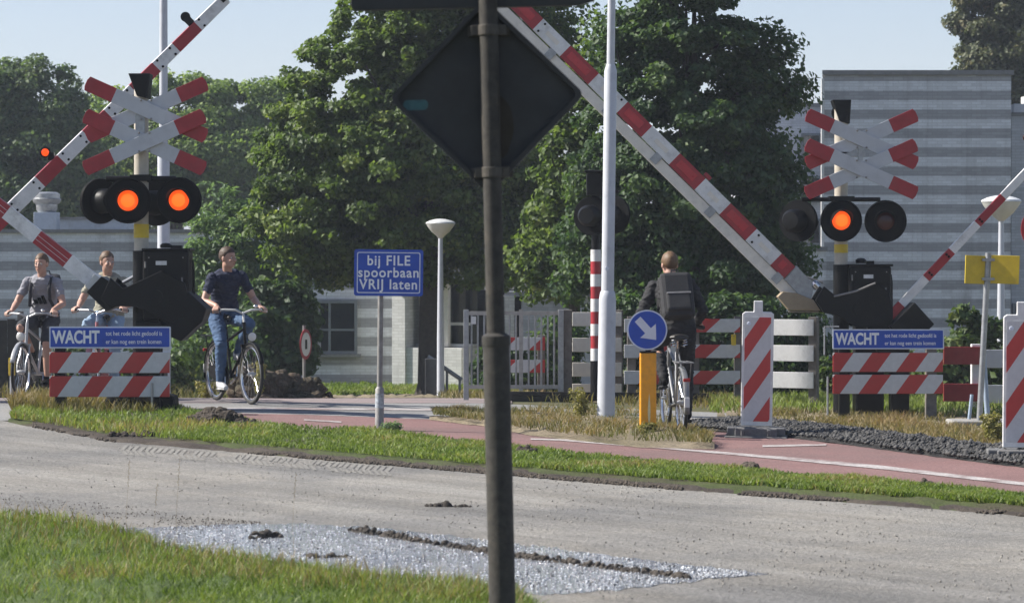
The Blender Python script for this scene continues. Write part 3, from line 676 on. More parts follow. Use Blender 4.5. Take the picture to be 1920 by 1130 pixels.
MB().box((L / 2, 0.62, 0.87), (L + 0.02, 0.35, 0.06)).build('sill', FRAMEW, pb)
MB().box((L / 2, 2.9, 2.35), (L + 0.5, 6.5, 0.25)).build('roof', ROOFG, pb)
# pale brick block behind the gate
YW = 57.0; o = base(950, YW)
wb = thing('brick_annex', 'small pale brick annex with a white corner behind the metal gate', 'building', o)
x1 = P(1120, 565, YW).x - o.x; zt2 = P(1000, 556, YW).z - o.z
MB().box((x1 / 2 + 0.15, 2.5, zt2 / 2 - .2), (x1 - 0.3, 5, zt2 + .4)).build('wall', PALEB, wb); MB().box((-0.05, 2.4, zt2 / 2 - .2), (0.42, 5.1, zt2 + .42)).build('corner_wall', WHITEB, wb)
MB().box((x1 / 2, 2.5, zt2 + 0.05), (x1 + 0.1, 5.2, 0.1)).build('roof', ROOFG, wb)
# tall striped building on the right
o = base(1720, YB)
rb = thing('striped_hall', 'tall windowless hall of grey striped brick behind the right signal', 'building', o)
xa, xb = P(1545, 565, YB).x - o.x, P(1895, 565, YB).x - o.x; zt3 = P(1700, 139, YB).z - o.z
xk = P(1552, 565, YB + 10).x - o.x      # the west wall runs obliquely, away from the road
MB().prism([(xa, 0, -0.6), (xb, 0, -0.6), (xb, 10, -0.6), (xk, 10, -0.6)], (0, 0, zt3 + 0.6)).build('wall', STRIPED, rb)
MB().prism([(xa - .05, -.05, zt3 - .02), (xb + .05, -.05, zt3 - .02), (xb + .05, 10.05, zt3 - .02), (xk - .05, 10.05, zt3 - .02)], (0, 0, .1)).build('coping', COPING, rb)
MB().box((xa - 0.035, 0.0, zt3 / 2 - .1), (0.06, 0.12, zt3)).build('corner_trim', FRAMEW, rb)
dp = MB(); dp.tube([(xa + 2.1, -0.05, zt3 - 0.1), (xa + 2.1, -0.05, zt3 - 0.9)], 0.02, 8)
o = base(1940, YB + 1.0)
sb = thing('side_building', 'pale grey brick wing at the right edge beside the striped hall', 'building', o)
xa2, xb2 = P(1896, 565, YB + 1).x - o.x, P(2300, 565, YB + 1).x - o.x; z4 = P(1920, 217, YB + 1).z - o.z
MB().box(((xa2 + xb2) / 2, 4, z4 / 2 - .3), (xb2 - xa2, 8, z4 + .6)).build('wall', PALEB, sb)
MB().box(((xa2 + xb2) / 2, 4, z4 + 0.03), (xb2 - xa2 + 0.04, 8.05, 0.08)).build('coping', COPING, sb)
c1 = P(1908, 565, YB + 3).x - o.x
MB().box((c1, 2.0, z4 + 0.2), (0.24, 0.4, 0.32)).build('chimney', FRAMEW, sb); MB().box((c1 + 0.2, 2.0, z4 + 0.28), (0.2, 0.4, 0.5)).build('chimney', FRAMEW, sb)
window(sb, 1886 + 12, 2050, 568, 604, YB + 0.96, o, FRAMEG, trans=())
YH = 72.0; o = base(1500, YH)
bb = thing('background_building', 'blue grey building half hidden between the tree and the striped hall', 'building', o)
xa3, xb3 = P(1380, 565, YH).x - o.x, P(1600, 565, YH).x - o.x; z5 = P(1500, 200, YH).z - o.z
MB().box(((xa3 + xb3) / 2, 4, z5 / 2 - .3), (xb3 - xa3, 8, z5 + .6)).build('wall', PALEB, bb)
MB().box(((xa3 + xb3) / 2, 4, z5 + .04), (xb3 - xa3 + .1, 8.1, .1)).build('coping', COPING, bb)
for q in range(5): window(bb, 1502, 1540, 250 + q * 80, 300 + q * 80, YH - 0.04, o, FRAMEG, mull=(), trans=(), sill=False)
# striped low link seen under the dark tree
o = base(1500, YB - 0.6)
lk = thing('striped_link', 'low striped brick link beside the striped hall under the dark tree', 'building', o)
xa4, xb4 = P(1400, 565, YB).x - o.x, P(1543, 565, YB).x - o.x; z6 = P(1480, 470, YB).z - o.z
MB().box(((xa4 + xb4) / 2, 3.5, z6 / 2 - .3), (xb4 - xa4, 7, z6 + .6)).build('wall', STRIPED, lk); MB().box(((xa4 + xb4) / 2, 3.5, z6 + .04), (xb4 - xa4 + .05, 7.1, .08)).build('coping', COPING, lk)
# dark plank shed behind the left cyclists
YS = 46.0; o = base(20, YS)
sh = thing('plank_screen', 'dark low plank screen behind the cyclist in grey', 'screen', o)
mb = MB(); zs = P(20, 592, YS).z - o.z; x0 = P(-120, 565, YS).x - o.x; x1 = P(60, 565, YS).x - o.x
DKW = mat('dark_plank', (0.030, 0.027, 0.022), 0.85, var=0.4, scale=6, dirt=0.4, bmp=0.3)
k = 0; x = x0
while x < x1: mb.box((x + 0.065, 0.01 * (k % 2), zs / 2 - 0.05), (0.125, 0.025, zs + 0.1 * (random.random() - .5))); x += 0.13; k += 1
mb.build('planks', DKW, sh)
for x in (x0 + 0.3, x1 - 0.2): MB().box((x, 0.06, zs / 2), (0.09, 0.09, zs + 0.15)).build('post', WOODG, sh, bevel=0.005)

# ------------------------------------------------------------------ trees and shrubs
TREE_MATS = {
 'lime': leaf_mat('mid_green_leaves', [(0, (0.041, 0.069, 0.021)), (0.45, (0.090, 0.138, 0.034)), (0.8, (0.155, 0.207, 0.055)), (1, (0.230, 0.259, 0.075))], 0.4),
 'dark': leaf_mat('dark_green_leaves', [(0, (0.030, 0.061, 0.027)), (0.6, (0.061, 0.105, 0.040)), (1, (0.110, 0.160, 0.051))], 0.38),
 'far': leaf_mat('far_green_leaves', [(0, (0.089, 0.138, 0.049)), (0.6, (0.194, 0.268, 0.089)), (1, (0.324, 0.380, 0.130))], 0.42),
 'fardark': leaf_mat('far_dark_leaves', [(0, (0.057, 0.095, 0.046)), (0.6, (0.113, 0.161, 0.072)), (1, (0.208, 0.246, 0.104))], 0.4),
 'willow': leaf_mat('grey_green_willow_leaves', [(0, (0.094, 0.148, 0.078)), (0.6, (0.156, 0.234, 0.117)), (1, (0.281, 0.343, 0.172))], 0.42),
 'shrub': leaf_mat('shrub_leaves', [(0, (0.036, 0.066, 0.022)), (0.6, (0.078, 0.120, 0.034)), (1, (0.156, 0.180, 0.048))], 0.3),
 'brown': leaf_mat('browning_leaves', [(0, (0.045, 0.054, 0.027)), (0.5, (0.083, 0.098, 0.045)), (1, (0.180, 0.150, 0.075))], 0.25),
}
def leaves(name, cents, crad, per, size, material, parent, seed, ctr, droop=0.2, long=1.0, flat=0.6, sink=0.35):
    """leaf-sized folded faces gathered in clumps; cents (n,3) clump centres, crad their radius"""
    rr = np.random.default_rng(seed); n = len(cents); ctint = rr.normal(0.43, 0.17, n)
    C = np.repeat(cents, per, 0); cr = np.repeat(np.broadcast_to(crad, n), per); m_ = len(C)
    off = rr.normal(0, 1, (m_, 3)); off /= np.linalg.norm(off, axis=1, keepdims=True); off *= (rr.random((m_, 1)) ** 0.45)
    off[:, 2] *= flat
    pos = C + off * cr[:, None]
    out = pos - ctr; out /= np.maximum(1e-6, np.linalg.norm(out, axis=1, keepdims=True))
    nrm = out * 0.5 + off * 0.5 + rr.normal(0, 0.6, (m_, 3)) + np.array([0, 0, 0.5]); nrm /= np.linalg.norm(nrm, axis=1, keepdims=True)
    d = rr.normal(0, 1, (m_, 3)) + off * 0.7 + np.array([0, 0, -droop]); d -= nrm * (d * nrm).sum(1, keepdims=True); d /= np.linalg.norm(d, axis=1, keepdims=True)
    s = np.cross(nrm, d); L = size * rr.uniform(0.6, 1.25, (m_, 1)); W = L * 0.36 / long
    a = pos - d * L * .5; b = pos + s * W + nrm * W * .35 - d * L * .05; c = pos + d * L * .5 - nrm * L * .08; e = pos - s * W + nrm * W * .35 - d * L * .05
    V = np.stack([a, b, c, e], 1).reshape(-1, 3); k = np.arange(m_) * 4
    f = np.concatenate([np.stack([k, k + 1, k + 2], 1), np.stack([k, k + 2, k + 3], 1)])
    tt = np.clip(np.repeat(ctint, per) + rr.normal(0, 0.14, m_), 0, 1)
    return np_mesh(name, V, f, np.tile(tt, 2), material, parent)
def lobes_points(lobes, n, seed, shell=0.55):
    """clump centres spread through ellipsoid lobes, denser toward their skins"""
    rr = np.random.default_rng(seed); vol = np.array([l[3] * l[4] * l[5] for l in lobes]) ** (2 / 3); vol /= vol.sum()
    idx = rr.choice(len(lobes), n, p=vol); L = np.array(lobes)[idx]
    d = rr.normal(0, 1, (n, 3)); d /= np.linalg.norm(d, axis=1, keepdims=True); r = shell + (1 - shell) * rr.random((n, 1)) ** 0.6
    r = r + (rr.random((n, 1)) < 0.12) * rr.uniform(0.05, 0.22, (n, 1))
    return L[:, :3] + d * r * L[:, 3:6]
def limbs(mb, top, r0, cents, rr, k=9, start=0.25):
    h = top.z
    mb.tube([(0, 0, -0.1), (0.02, 0, 0.25), (top.x * .3, top.y * .3, h * .4), (top.x * .7, top.y * .7, h * .75), tuple(top)], [r0 * 1.35, r0, r0 * .8, r0 * .45, r0 * .1], 12)
    for i in range(k):
        u = start + (0.9 - start) * i / k; p0 = Vector((top.x * u, top.y * u, h * u)); q = Vector(cents[rr.integers(len(cents))])
        for _ in range(40):
            if q.z > p0.z + 0.1 and (q.xy - p0.xy).length < 1.8: break
            q = Vector(cents[rr.integers(len(cents))])
        else: continue
        mid = p0.lerp(q, 0.5) + Vector((0, 0, 0.15)); mb.tube([p0, mid, q], [r0 * .42 * (1 - u * .6), r0 * .25 * (1 - u * .6), 0.012], 7)
def tree(name, label, px, Y, lobes_px, leaf, clumps, crad, per, mkey, trunk_r, top_py, seed, cat='tree', group=None, shell=0.55, depth=0.85, droop=0.2, long=1.0, flat=0.6, start=0.25, k=9):
    """lobes_px: (px, py, half width px, half height px, depth offset m)"""
    o = base(px, Y); s = Y / F; tr = thing(name, label, cat, o, group=group); lobes = []
    for lx, ly, hw, hh, dy in lobes_px:
        c = P(lx, ly, Y) - o; lobes.append((c.x, dy, c.z, hw * s, hw * s * depth, hh * s))
    cents = lobes_points(lobes, clumps, seed, shell); cents[:, 2] = np.maximum(cents[:, 2], 0.15)
    L = np.array(lobes); ctr = L[:, :3].mean(0)
    leaves('crown', cents, np.random.default_rng(seed).uniform(crad * .6, crad * 1.3, clumps), per, leaf, TREE_MATS[mkey], tr, seed + 1, ctr, droop, long, flat)
    mb = MB(); tp = P(px, top_py, Y) - o; limbs(mb, Vector((0.1, 0, tp.z)), trunk_r, cents, np.random.default_rng(seed), k, start)
    mb.build('trunk', BARK, tr, smooth=True)
    return tr
tree('broadleaf_tree', 'large dense mid green tree behind the blue file sign', 806, 50.0,
     [(740, 60, 130, 130, 0), (690, 170, 160, 130, 0.2), (660, 290, 180, 130, 0), (640, 400, 185, 110, -0.2), (760, 350, 210, 190, 0.3), (690, 470, 150, 55, 0), (880, 250, 150, 230, 0), (880, 470, 165, 70, 0), (820, -60, 160, 140, 0), (950, 60, 130, 160, 0.3), (960, 380, 110, 150, 0), (590, 490, 60, 45, 0)],
     0.112, 1350, 0.35, 130, 'lime', 0.24, 0, 41, start=0.3, k=14)
tree('broadleaf_tree', 'tall dark green tree with ragged top behind the big raised barrier', 1290, 43.0,
     [(1290, 60, 110, 120, 0), (1210, 130, 90, 110, 0), (1330, 170, 130, 150, 0), (1260, 250, 170, 130, 0), (1400, 260, 80, 130, 0), (1240, 380, 185, 130, 0), (1370, 400, 130, 130, 0), (1280, 510, 200, 110, 0.2), (1430, 510, 85, 90, 0), (1140, 470, 90, 130, 0), (1420, 130, 55, 90, 0), (1475, 90, 22, 60, 0), (1290, -60, 110, 90, 0), (1180, 60, 60, 60, 0), (1475, 190, 30, 50, 0), (1455, 330, 50, 90, 0)],
     0.100, 860, 0.31, 140, 'dark', 0.18, -20, 43, shell=0.45, start=0.25, k=14)
tree('broadleaf_tree', 'smaller mid green tree between the dark pole and the lamp post', 1075, 46.0,
     [(1085, 240, 45, 80, 0), (1065, 330, 55, 90, 0), (1060, 420, 60, 90, 0), (1030, 500, 60, 60, 0), (1110, 130, 30, 60, 0)], 0.12, 190, 0.32, 90, 'lime', 0.10, 200, 45)
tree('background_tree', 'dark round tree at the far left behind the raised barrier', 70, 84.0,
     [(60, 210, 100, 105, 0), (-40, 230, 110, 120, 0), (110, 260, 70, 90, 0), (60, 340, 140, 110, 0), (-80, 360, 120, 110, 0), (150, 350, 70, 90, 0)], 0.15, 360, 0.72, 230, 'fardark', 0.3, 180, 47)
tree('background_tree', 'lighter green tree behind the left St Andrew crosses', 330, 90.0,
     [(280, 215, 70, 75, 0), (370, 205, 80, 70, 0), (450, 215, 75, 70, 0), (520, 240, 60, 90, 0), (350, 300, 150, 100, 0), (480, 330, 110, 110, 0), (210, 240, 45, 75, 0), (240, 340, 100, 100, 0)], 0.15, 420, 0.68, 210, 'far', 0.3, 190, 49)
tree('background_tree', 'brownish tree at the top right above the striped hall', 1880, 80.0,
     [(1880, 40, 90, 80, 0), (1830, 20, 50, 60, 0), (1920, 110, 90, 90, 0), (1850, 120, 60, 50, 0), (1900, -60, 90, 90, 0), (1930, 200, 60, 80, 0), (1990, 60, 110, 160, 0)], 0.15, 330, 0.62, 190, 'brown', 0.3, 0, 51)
tree('willow_shrub', 'loose grey green willow shrub right of the left signal', 440, 52.0,
     [(410, 460, 55, 90, 0), (450, 440, 50, 70, 0), (400, 560, 60, 90, 0), (470, 530, 60, 90, 0), (520, 570, 60, 90, 0), (380, 640, 50, 70, 0), (450, 640, 80, 80, 0), (400, 400, 25, 40, 0)], 0.16, 330, 0.34, 56, 'willow', 0.06, 420, 53, cat='shrub', long=2.2, droop=0.5)
tree('dark_shrub', 'dark green shrub under the large tree beside the mulch heap', 540, 49.5,
     [(520, 600, 60, 80, 0), (550, 580, 40, 50, 0), (540, 650, 45, 50, 0), (500, 660, 50, 60, 0)], 0.15, 210, 0.32, 52, 'dark', 0.05, 560, 55, cat='shrub')
tree('hedge_shrub', 'dark hedge behind the white boards and striped fence', 1330, 39.5,
     [(1180, 660, 70, 70, 0), (1260, 640, 80, 90, 0), (1360, 640, 80, 90, 0), (1450, 650, 80, 90, 0), (1400, 690, 120, 50, 0), (1200, 600, 60, 50, 0), (1510, 650, 40, 70, 0)], 0.10, 520, 0.24, 46, 'dark', 0.04, 620, 57, cat='hedge', depth=0.5)
tree('leafy_shrub', 'pale green leafy shrub behind the red boards under the yellow signs', 1812, 38.0,
     [(1805, 610, 25, 45, 0), (1820, 650, 40, 40, 0), (1790, 660, 35, 35, 0), (1860, 640, 25, 45, 0), (1830, 710, 60, 40, 0), (1760, 710, 40, 40, 0)], 0.12, 120, 0.2, 28, 'shrub', 0.02, 575, 59, cat='shrub')
tree('low_shrub', 'low dark shrub at the foot of the fence behind the right warning board', 1700, 38.5,
     [(1590, 700, 60, 45, 0), (1680, 700, 70, 40, 0), (1760, 715, 60, 35, 0), (1900, 700, 60, 50, 0)], 0.10, 200, 0.2, 36, 'shrub', 0.02, 670, 61, cat='shrub')
tree('low_shrub', 'scrubby green growth at the far left behind the cyclists', 30, 47.0,
     [(-40, 690, 60, 40, 0), (60, 700, 60, 30, 0), (150, 690, 70, 45, 0), (270, 700, 70, 40, 0), (340, 690, 40, 50, 0)], 0.12, 170, 0.22, 36, 'shrub', 0.02, 690, 63, cat='shrub')
def weed(name, label, px, py, Y, h, n, leaf, mkey, seed, cat='weed', spread=0.16):
    rr = random.Random(seed); o = base(px, Y); wd = thing(name, label, cat, o); mb = MB(); cents = []
    for i in range(n):
        a = rr.random() * 6.28; q = Vector((math.cos(a) * spread * rr.random(), math.sin(a) * spread * rr.random(), h * (0.6 + 0.4 * rr.random())))
        b = Vector((q.x * .2, q.y * .2, 0)); mb.tube([b, b.lerp(q, .5) + Vector((0.02, 0, 0)), q], [.005, .004, .002], 5)
        for u in (0.35, 0.5, 0.65, 0.8, 0.92, 1.0): cents.append(b.lerp(q, u))
    mb.build('stems', mat('weed_stem', (0.16, 0.15, 0.05), 0.8), wd)
    leaves('foliage', np.array([tuple(c) for c in cents]), 0.055, 16, leaf, TREE_MATS[mkey], wd, seed, np.array([0, 0, h * .5]), long=1.8)
    return wd
TREE_MATS['weed'] = leaf_mat('yellow_green_weed', [(0, (0.13, 0.13, 0.035)), (0.5, (0.22, 0.20, 0.06)), (1, (0.30, 0.26, 0.11))], 0.3)
weed('tall_weed', 'tall yellow green weed on the traffic island left of the lamp post', 1090, 785, 30.6, 0.40, 7, 0.05, 'weed', 3)
weed('tall_weed', 'tall yellow green weed right behind the front wheel of the cyclist in navy', 484, 745, 37.5, 0.50, 7, 0.06, 'weed', 4)
weed('tall_weed', 'bushy yellow weed at the foot of the leaning yellow sign post', 1862, 835, 26.9, 0.28, 12, 0.05, 'weed', 5, spread=0.2)
weed('tall_weed', 'yellow flowering weed under the rear wheel of the cyclist in navy', 385, 750, 36.6, 0.24, 9, 0.05, 'weed', 6, spread=0.2)
weed('tall_weed', 'small weed beside the foot of the blue file sign', 738, 815, 27.9, 0.11, 9, 0.035, 'willow', 7, spread=0.12)
weed('tall_weed', 'yellow weed at the foot of the orange arrow bollard', 1212, 803, 27.3, 0.16, 10, 0.04, 'weed', 8, spread=0.12)

tree('low_shrub', 'dark leafy growth behind the metal gate bars', 990, 41.5,
     [(930, 690, 45, 45, 0), (1000, 680, 45, 60, 0), (1050, 690, 40, 60, 0), (1060, 630, 30, 40, 0)], 0.10, 130, 0.2, 40, 'dark', 0.02, 660, 67, cat='shrub')
# ------------------------------------------------------------------ crossing signals
class Loc:
    """metres relative to a thing's base, from where its features stand in depth plane Y"""
    def __init__(s, px, Y, z=None):
        s.o = base(px, Y); s.Y = Y; s.s = Y / F
        if z is not None: s.o.z = z
    def __call__(s, px, py, dy=0.0):
        q = P(px, py, s.Y) - s.o; q.y = dy; return q
def crossbuck_arm(parent, c, ang, y, L=1.44, W=0.165, red=0.335):
    """one arm of a St Andrew cross: grey-white bar with red chamfered ends"""
    d = Vector((math.cos(ang), 0, math.sin(ang))); n = Vector((-math.sin(ang), 0, math.cos(ang))); mb = MB(); ch = 0.045
    q = lambda u, v: Vector(c) + d * u + n * v + Vector((0, y, 0))
    h = L / 2; w2 = W / 2
    mb.prism([q(-h + red, -w2), q(h - red, -w2), q(h - red, w2), q(-h + red, w2)], (0, 0.022, 0), 0)
    for s in (-1, 1):
        mb.prism([q(s * (h - red), -w2), q(s * (h - red), w2), q(s * (h - ch * .4), w2), q(s * h, w2 - ch), q(s * h, -w2 + ch), q(s * (h - ch * .4), -w2)], (0, 0.022, 0), 1)
    o = mb.build('crossbuck_arm', [SIGNGREY, RED], parent, bevel=0.003)
    return o
SIGNGREY = mat('grey_white_sheeting', (0.47, 0.485, 0.51), 0.4, var=0.08, dirt=0.15)
def crossbuck(parent, c, y, front=-1):
    for k, sg in ((0, front), (1, -front)):
        crossbuck_arm(parent, c, sg * R(24), y + 0.03 * k)
    for bx in (-0.055, 0.055):
        for bz in (-0.10, 0.10): MB().lathe([(0.013, 0), (0.013, 0.012), (0.0, 0.016)], Vector(c) + Vector((bx, y, bz)), (0, -1, 0), 8).build('bolt', GREYP, parent)
def flash_light(parent, c, yaw, lit, r=0.245, y=-0.12):
    """round black target board with hooded lens, facing -y turned by yaw"""
    M = Matrix.Rotation(yaw, 3, 'Z'); c = Vector(c); f = M @ Vector((0, -1, 0)); c = c + Vector((0, y, 0))
    mb = MB(); mb.lathe([(0.02, -0.02), (r, -0.02), (r + 0.006, -0.005), (r + 0.006, 0.02), (r - 0.01, 0.024), (r - 0.02, 0.006), (0.135, 0.006)], c, f, 40)
    hd = mb.build('target_board', BLACKM, parent, smooth=True)
    mb = MB(); mb.lathe([(0.0, -0.22), (0.10, -0.215), (0.135, -0.17), (0.14, -0.02)], c, f, 28); mb.build('lamp_housing', BLACK, hd, smooth=True)
    mb = MB(); up = Vector((0, 0, 1)); side = f.cross(up)
    n = 18; vs = []
    for i in range(n + 1):
        a = R(-50 + 280 * i / n); L = 0.05 + 0.17 * max(0, math.sin(a)) ** 0.6 if math.sin(a) > 0 else 0.05
        e = side * math.cos(a) + up * math.sin(a)
        vs += [c + e * 0.135 + f * 0.0, c + e * 0.130 + f * L, c + e * 0.124 + f * L, c + e * 0.128]
    fs = []
    for i in range(n):
        for k in range(4): fs.append((i * 4 + k, i * 4 + (k + 1) % 4, i * 4 + 4 + (k + 1) % 4, i * 4 + 4 + k))
    mb.add(vs, fs); mb.build('hood', BLACKM, hd, smooth=True)
    mb = MB(); mb.lathe([(0.112, 0.008), (0.105, 0.022), (0.075, 0.034)], c, f, 28, m=1); mb.lathe([(0.075, 0.034), (0.04, 0.040), (0.0, 0.042)], c, f, 28, m=0)
    mb.build('lens', [HOTORANGE, LITORANGE] if lit else [DARKLENS, DARKLENS], hd, smooth=True)
    return hd
def mast(parent, Lc, px, py_top, py_black, py_bot, r):
    a = Lc(px, py_top); b = Lc(px, py_black); mb = MB(); mb.tube([b, a], r, 20); mb.ball(a, (r, r, r * .5), 16, 6)
    mb.build('mast', BEIGE, parent, smooth=True)
    g = Lc(px, py_bot); g.z = -0.2
    MB().tube([g, Lc(px, py_black)], r * 1.18, 20).build('mast_base', BLACK, parent, smooth=True)
def bell(parent, Lc, px, y0, y1, w0, w1):
    """black tapered hood on the mast top"""
    mb = MB(); a = Lc(px, y0); b = Lc(px, y1); k = Lc.s
    mb.prism([Lc(px - w0, y0, -0.12), Lc(px + w0 * .95, y0, -0.12), Lc(px + w1 * .9, y1, -0.12), Lc(px - w1 * .3, y1 - 5, -0.12)], (0, 0.26, 0))
    o = mb.build('bell_hood', BLACK, parent, bevel=0.008)
    c = (a + b) / 2; MB().lathe([(0.10, 0), (0.10, 0.02), (0.03, 0.08), (0, 0.085)], c + Vector((0, 0.14, 0)), (0, 1, 0), 20).build('bell', BLACK, o, smooth=True)
# left signal
LL = Loc(265, 30.75)
sg = thing('crossing_signal', 'left crossing signal with two lit orange lamps under double St Andrew crosses', 'crossing signal', LL.o, group='level crossing signals')
mast(sg, LL, 265, 150, 470, 772, 0.080)
bell(sg, LL, 264, 139, 186, 21, 17)
crossbuck(sg, LL(277, 207), -0.135, -1); crossbuck(sg, LL(275, 268), -0.20, 1)
mb = MB(); mb.box(LL(265, 238, -0.09), (0.10, 0.05, 0.55)); mb.build('crossbuck_bracket', GALV, sg, bevel=0.004)
flash_light(sg, LL(245, 377), R(4), True, y=-0.22); flash_light(sg, LL(339, 376), R(-4), True, y=-0.16)
flash_light(sg, LL(187, 377), R(-140), False, y=0.05); flash_light(sg, LL(288, 380), R(170), False, y=0.22)
mb = MB(); mb.tube([LL(200, 336, -0.02), LL(330, 336, -0.02)], 0.035, 12); mb.box(LL(265, 334, 0), (0.22, 0.22, 0.07)); mb.build('lamp_bar', BLACK, sg, smooth=True)
MB().tube([LL(265, 420), LL(265, 446)], 0.084, 20).build('yellow_band', YELLOW, sg, smooth=True)
# right signal
LR = Loc(1577, 33.5)
sg2 = thing('crossing_signal', 'right crossing signal with one lit orange lamp in front of the striped hall', 'crossing signal', LR.o, group='level crossing signals')
mast(sg2, LR, 1577, 195, 496, 790, 0.080)
bell(sg2, LR, 1577, 188, 233, 18, 16)
crossbuck(sg2, LR(1613, 262), -0.16, -1); crossbuck(sg2, LR(1611, 318), -0.22, -1)
mb = MB(); mb.box(LR(1593, 290, -0.10), (0.34, 0.06, 0.06)); mb.box(LR(1611, 290, -0.12), (0.06, 0.04, 0.5)); mb.build('crossbuck_bracket', GALV, sg2, bevel=0.004)
flash_light(sg2, LR(1573, 414), R(6), True, y=-0.22); flash_light(sg2, LR(1657, 415), R(-5), False, y=-0.16)
flash_light(sg2, LR(1497, 414), R(148), False, y=0.02)
mb = MB(); mb.tube([LR(1503, 374, -0.02), LR(1650, 374, -0.02)], 0.026, 12); mb.box(LR(1577, 372, 0), (0.30, 0.2, 0.05)); mb.build('lamp_bar', BLACK, sg2, smooth=True)
MB().tube([LR(1577, 458), LR(1577, 474)], 0.084, 20).build('yellow_band', YELLOW, sg2, smooth=True)
# third signal, seen from behind by the lamp post
LM = Loc(1117, 36.0)
sg3 = thing('crossing_signal', 'crossing signal on a red and white striped post half hidden behind the lamp post', 'crossing signal', LM.o, group='level crossing signals')
mb = MB()
edges = [468, 490, 514, 537, 560, 584, 607, 629, 653, 676]
for i, (a, b) in enumerate(zip(edges, edges[1:])): mb.tube([LM(1117, b), LM(1117, a)], 0.066, 20, m=i % 2)
mb.build('mast', [WHITE, RED], sg3, smooth=True)
g = LM(1117, 700); g.z = -0.2
MB().tube([g, LM(1117, 676)], 0.069, 20).build('mast_base', BLACK, sg3, smooth=True)
MB().tube([LM(1117, 468), LM(1117, 330)], 0.055, 16).build('mast_top', BLACK, sg3, smooth=True)
flash_light(sg3, LM(1110, 405), R(158), False, r=0.245, y=-0.05); flash_light(sg3, LM(1150, 402), R(150), False, r=0.245, y=0.25)
mb = MB(); mb.box(LM(1114, 345, -0.02), (0.20, 0.24, 0.30)); mb.box(LM(1114, 322, -0.04), (0.26, 0.30, 0.03)); mb.build('bell_hood', BLACK, sg3, bevel=0.01)

# ------------------------------------------------------------------ barrier machines and booms
def boom_bands(mb, a, d, n, segs, w0, w1, th, total, y0):
    """box boom along d from a; segs: (start, end, material slot); width w0 -> w1"""
    for s0, s1, m_ in segs:
        wa = w0 + (w1 - w0) * s0 / total; wb = w0 + (w1 - w0) * s1 / total
        q = [a + d * s0 - n * wa / 2, a + d * s1 - n * wb / 2, a + d * s1 + n * wb / 2, a + d * s0 + n * wa / 2]
        mb.prism([p + Vector((0, y0, 0)) for p in q], (0, th, 0), m_)
def joints(parent, a, d, n, ss, w, y):
    for s in ss:
        for v in (-0.3, 0.3): MB().lathe([(0.015, 0), (0.015, 0.008), (0, 0.011)], a + d * s + n * v * w + Vector((0, y, 0)), (0, -1, 0), 8).build('bolt', BLACKM, parent)
BLACKBOLT = BLACKM
def fittings(parent, c0, c1, y):
    """door, hinges, latch, seam bolts and a conduit on a machine housing"""
    cx = (c0.x + c1.x) / 2; w_ = c1.x - c0.x; zt = c0.z; h = c0.z - c1.z
    dr = MB().box((cx + .01, y - .004, zt - h * .42), (w_ * .82, .008, h * .72)).build('access_door', BLACK, parent, bevel=.003)
    for z in (zt - h * .2, zt - h * .62): MB().tube([(cx - w_ * .44, y - .010, z - .035), (cx - w_ * .44, y - .010, z + .035)], .009, 8).build('hinge', GREYP, dr)
    MB().box((cx + w_ * .36, y - .014, zt - h * .42), (.02, .014, .06)).build('latch', GREYP, dr, bevel=.003)
    for sx in (-.36, .38):
        for sz in (.10, .74): MB().lathe([(.009, 0), (.009, .007), (0, .009)], (cx + w_ * sx, y - .008, zt - h * sz), (0, -1, 0), 8).build('bolt', GREYP, dr)
    x = cx + w_ * .5 + .018; MB().tube([(x, 0, zt - .10), (x + .012, 0, zt - .2), (x + .012, 0, c1.z + .12), (x - .03, 0, c1.z + .08)], .014, 8).build('conduit', BLACKM, parent, smooth=True)
# left machine
MLB = thing('barrier_machine', 'left black barrier machine with its boom raised to the left', 'level crossing barrier', LL.o + Vector((0.30, 0.0, 0)), group='barrier machines')
d_off = Vector((-0.30, 0, 0))
def mk(Lc, off): return lambda px, py, dy=0.0: Lc(px, py, dy) + off
A = mk(LL, d_off)
c0, c1 = A(272, 470), A(358, 600)
MB().box(((c0.x + c1.x) / 2, 0.0, (c0.z + c1.z) / 2), (c1.x - c0.x, 0.42, c0.z - c1.z)).build('housing', BLACK, MLB, bevel=0.025)
lid = MB(); lid.box(((c0.x + c1.x) / 2 + 0.005, 0.0, c0.z + 0.012), (c1.x - c0.x + 0.03, 0.45, 0.028)); lid.build('lid', BLACK, MLB, bevel=0.008)
mb = MB(); q = A(312, 463); mb.lathe([(0.06, 0), (0.065, 0.03), (0.04, 0.05), (0, 0.055)], q + Vector((0, -0.05, -0.01)), (0, 0, 1), 18); mb.box(q + Vector((0.12, -0.06, 0.0)), (0.12, 0.08, 0.035)); mb.build('cap', BLACK, MLB, smooth=True)
fittings(MLB, c0, c1, -.21); q = A(307, 493, -0.2205); MB().box(q, (0.12, 0.004, 0.045)).build('name_plate', WHITE, MLB)
# pedestal down to the ground
g = A(284, 772); MB().box((g.x, 0.0, (c1.z) / 2 - 0.05), (0.32, 0.34, c1.z + 0.1)).build('pedestal', BLACK, MLB, bevel=0.02)
yk = [A(*p) for p in ((214, 520), (237, 541), (309, 507), (352, 530), (360, 560), (352, 592), (322, 606), (300, 592), (262, 574), (212, 573), (196, 560))]
for y in (0.225, -0.30): yoke = MB().prism([p + Vector((0, y, 0)) for p in yk], (0, 0.05, 0)).build('yoke_plate', BLACK, MLB, bevel=0.008)
mb = MB(); mb.tube([A(300, 555, -0.33), A(300, 555, 0.30)], 0.07, 20); mb.build('pivot', BLACK, yoke, smooth=True)
MB().prism([A(*p) + Vector((0, -0.30, 0)) for p in ((358, 545), (393, 578), (385, 602), (372, 613), (345, 639), (322, 628), (300, 596), (322, 606), (352, 592))], (0, 0.575, 0)).build('counterweight', BLACK, MLB, bevel=0.015)
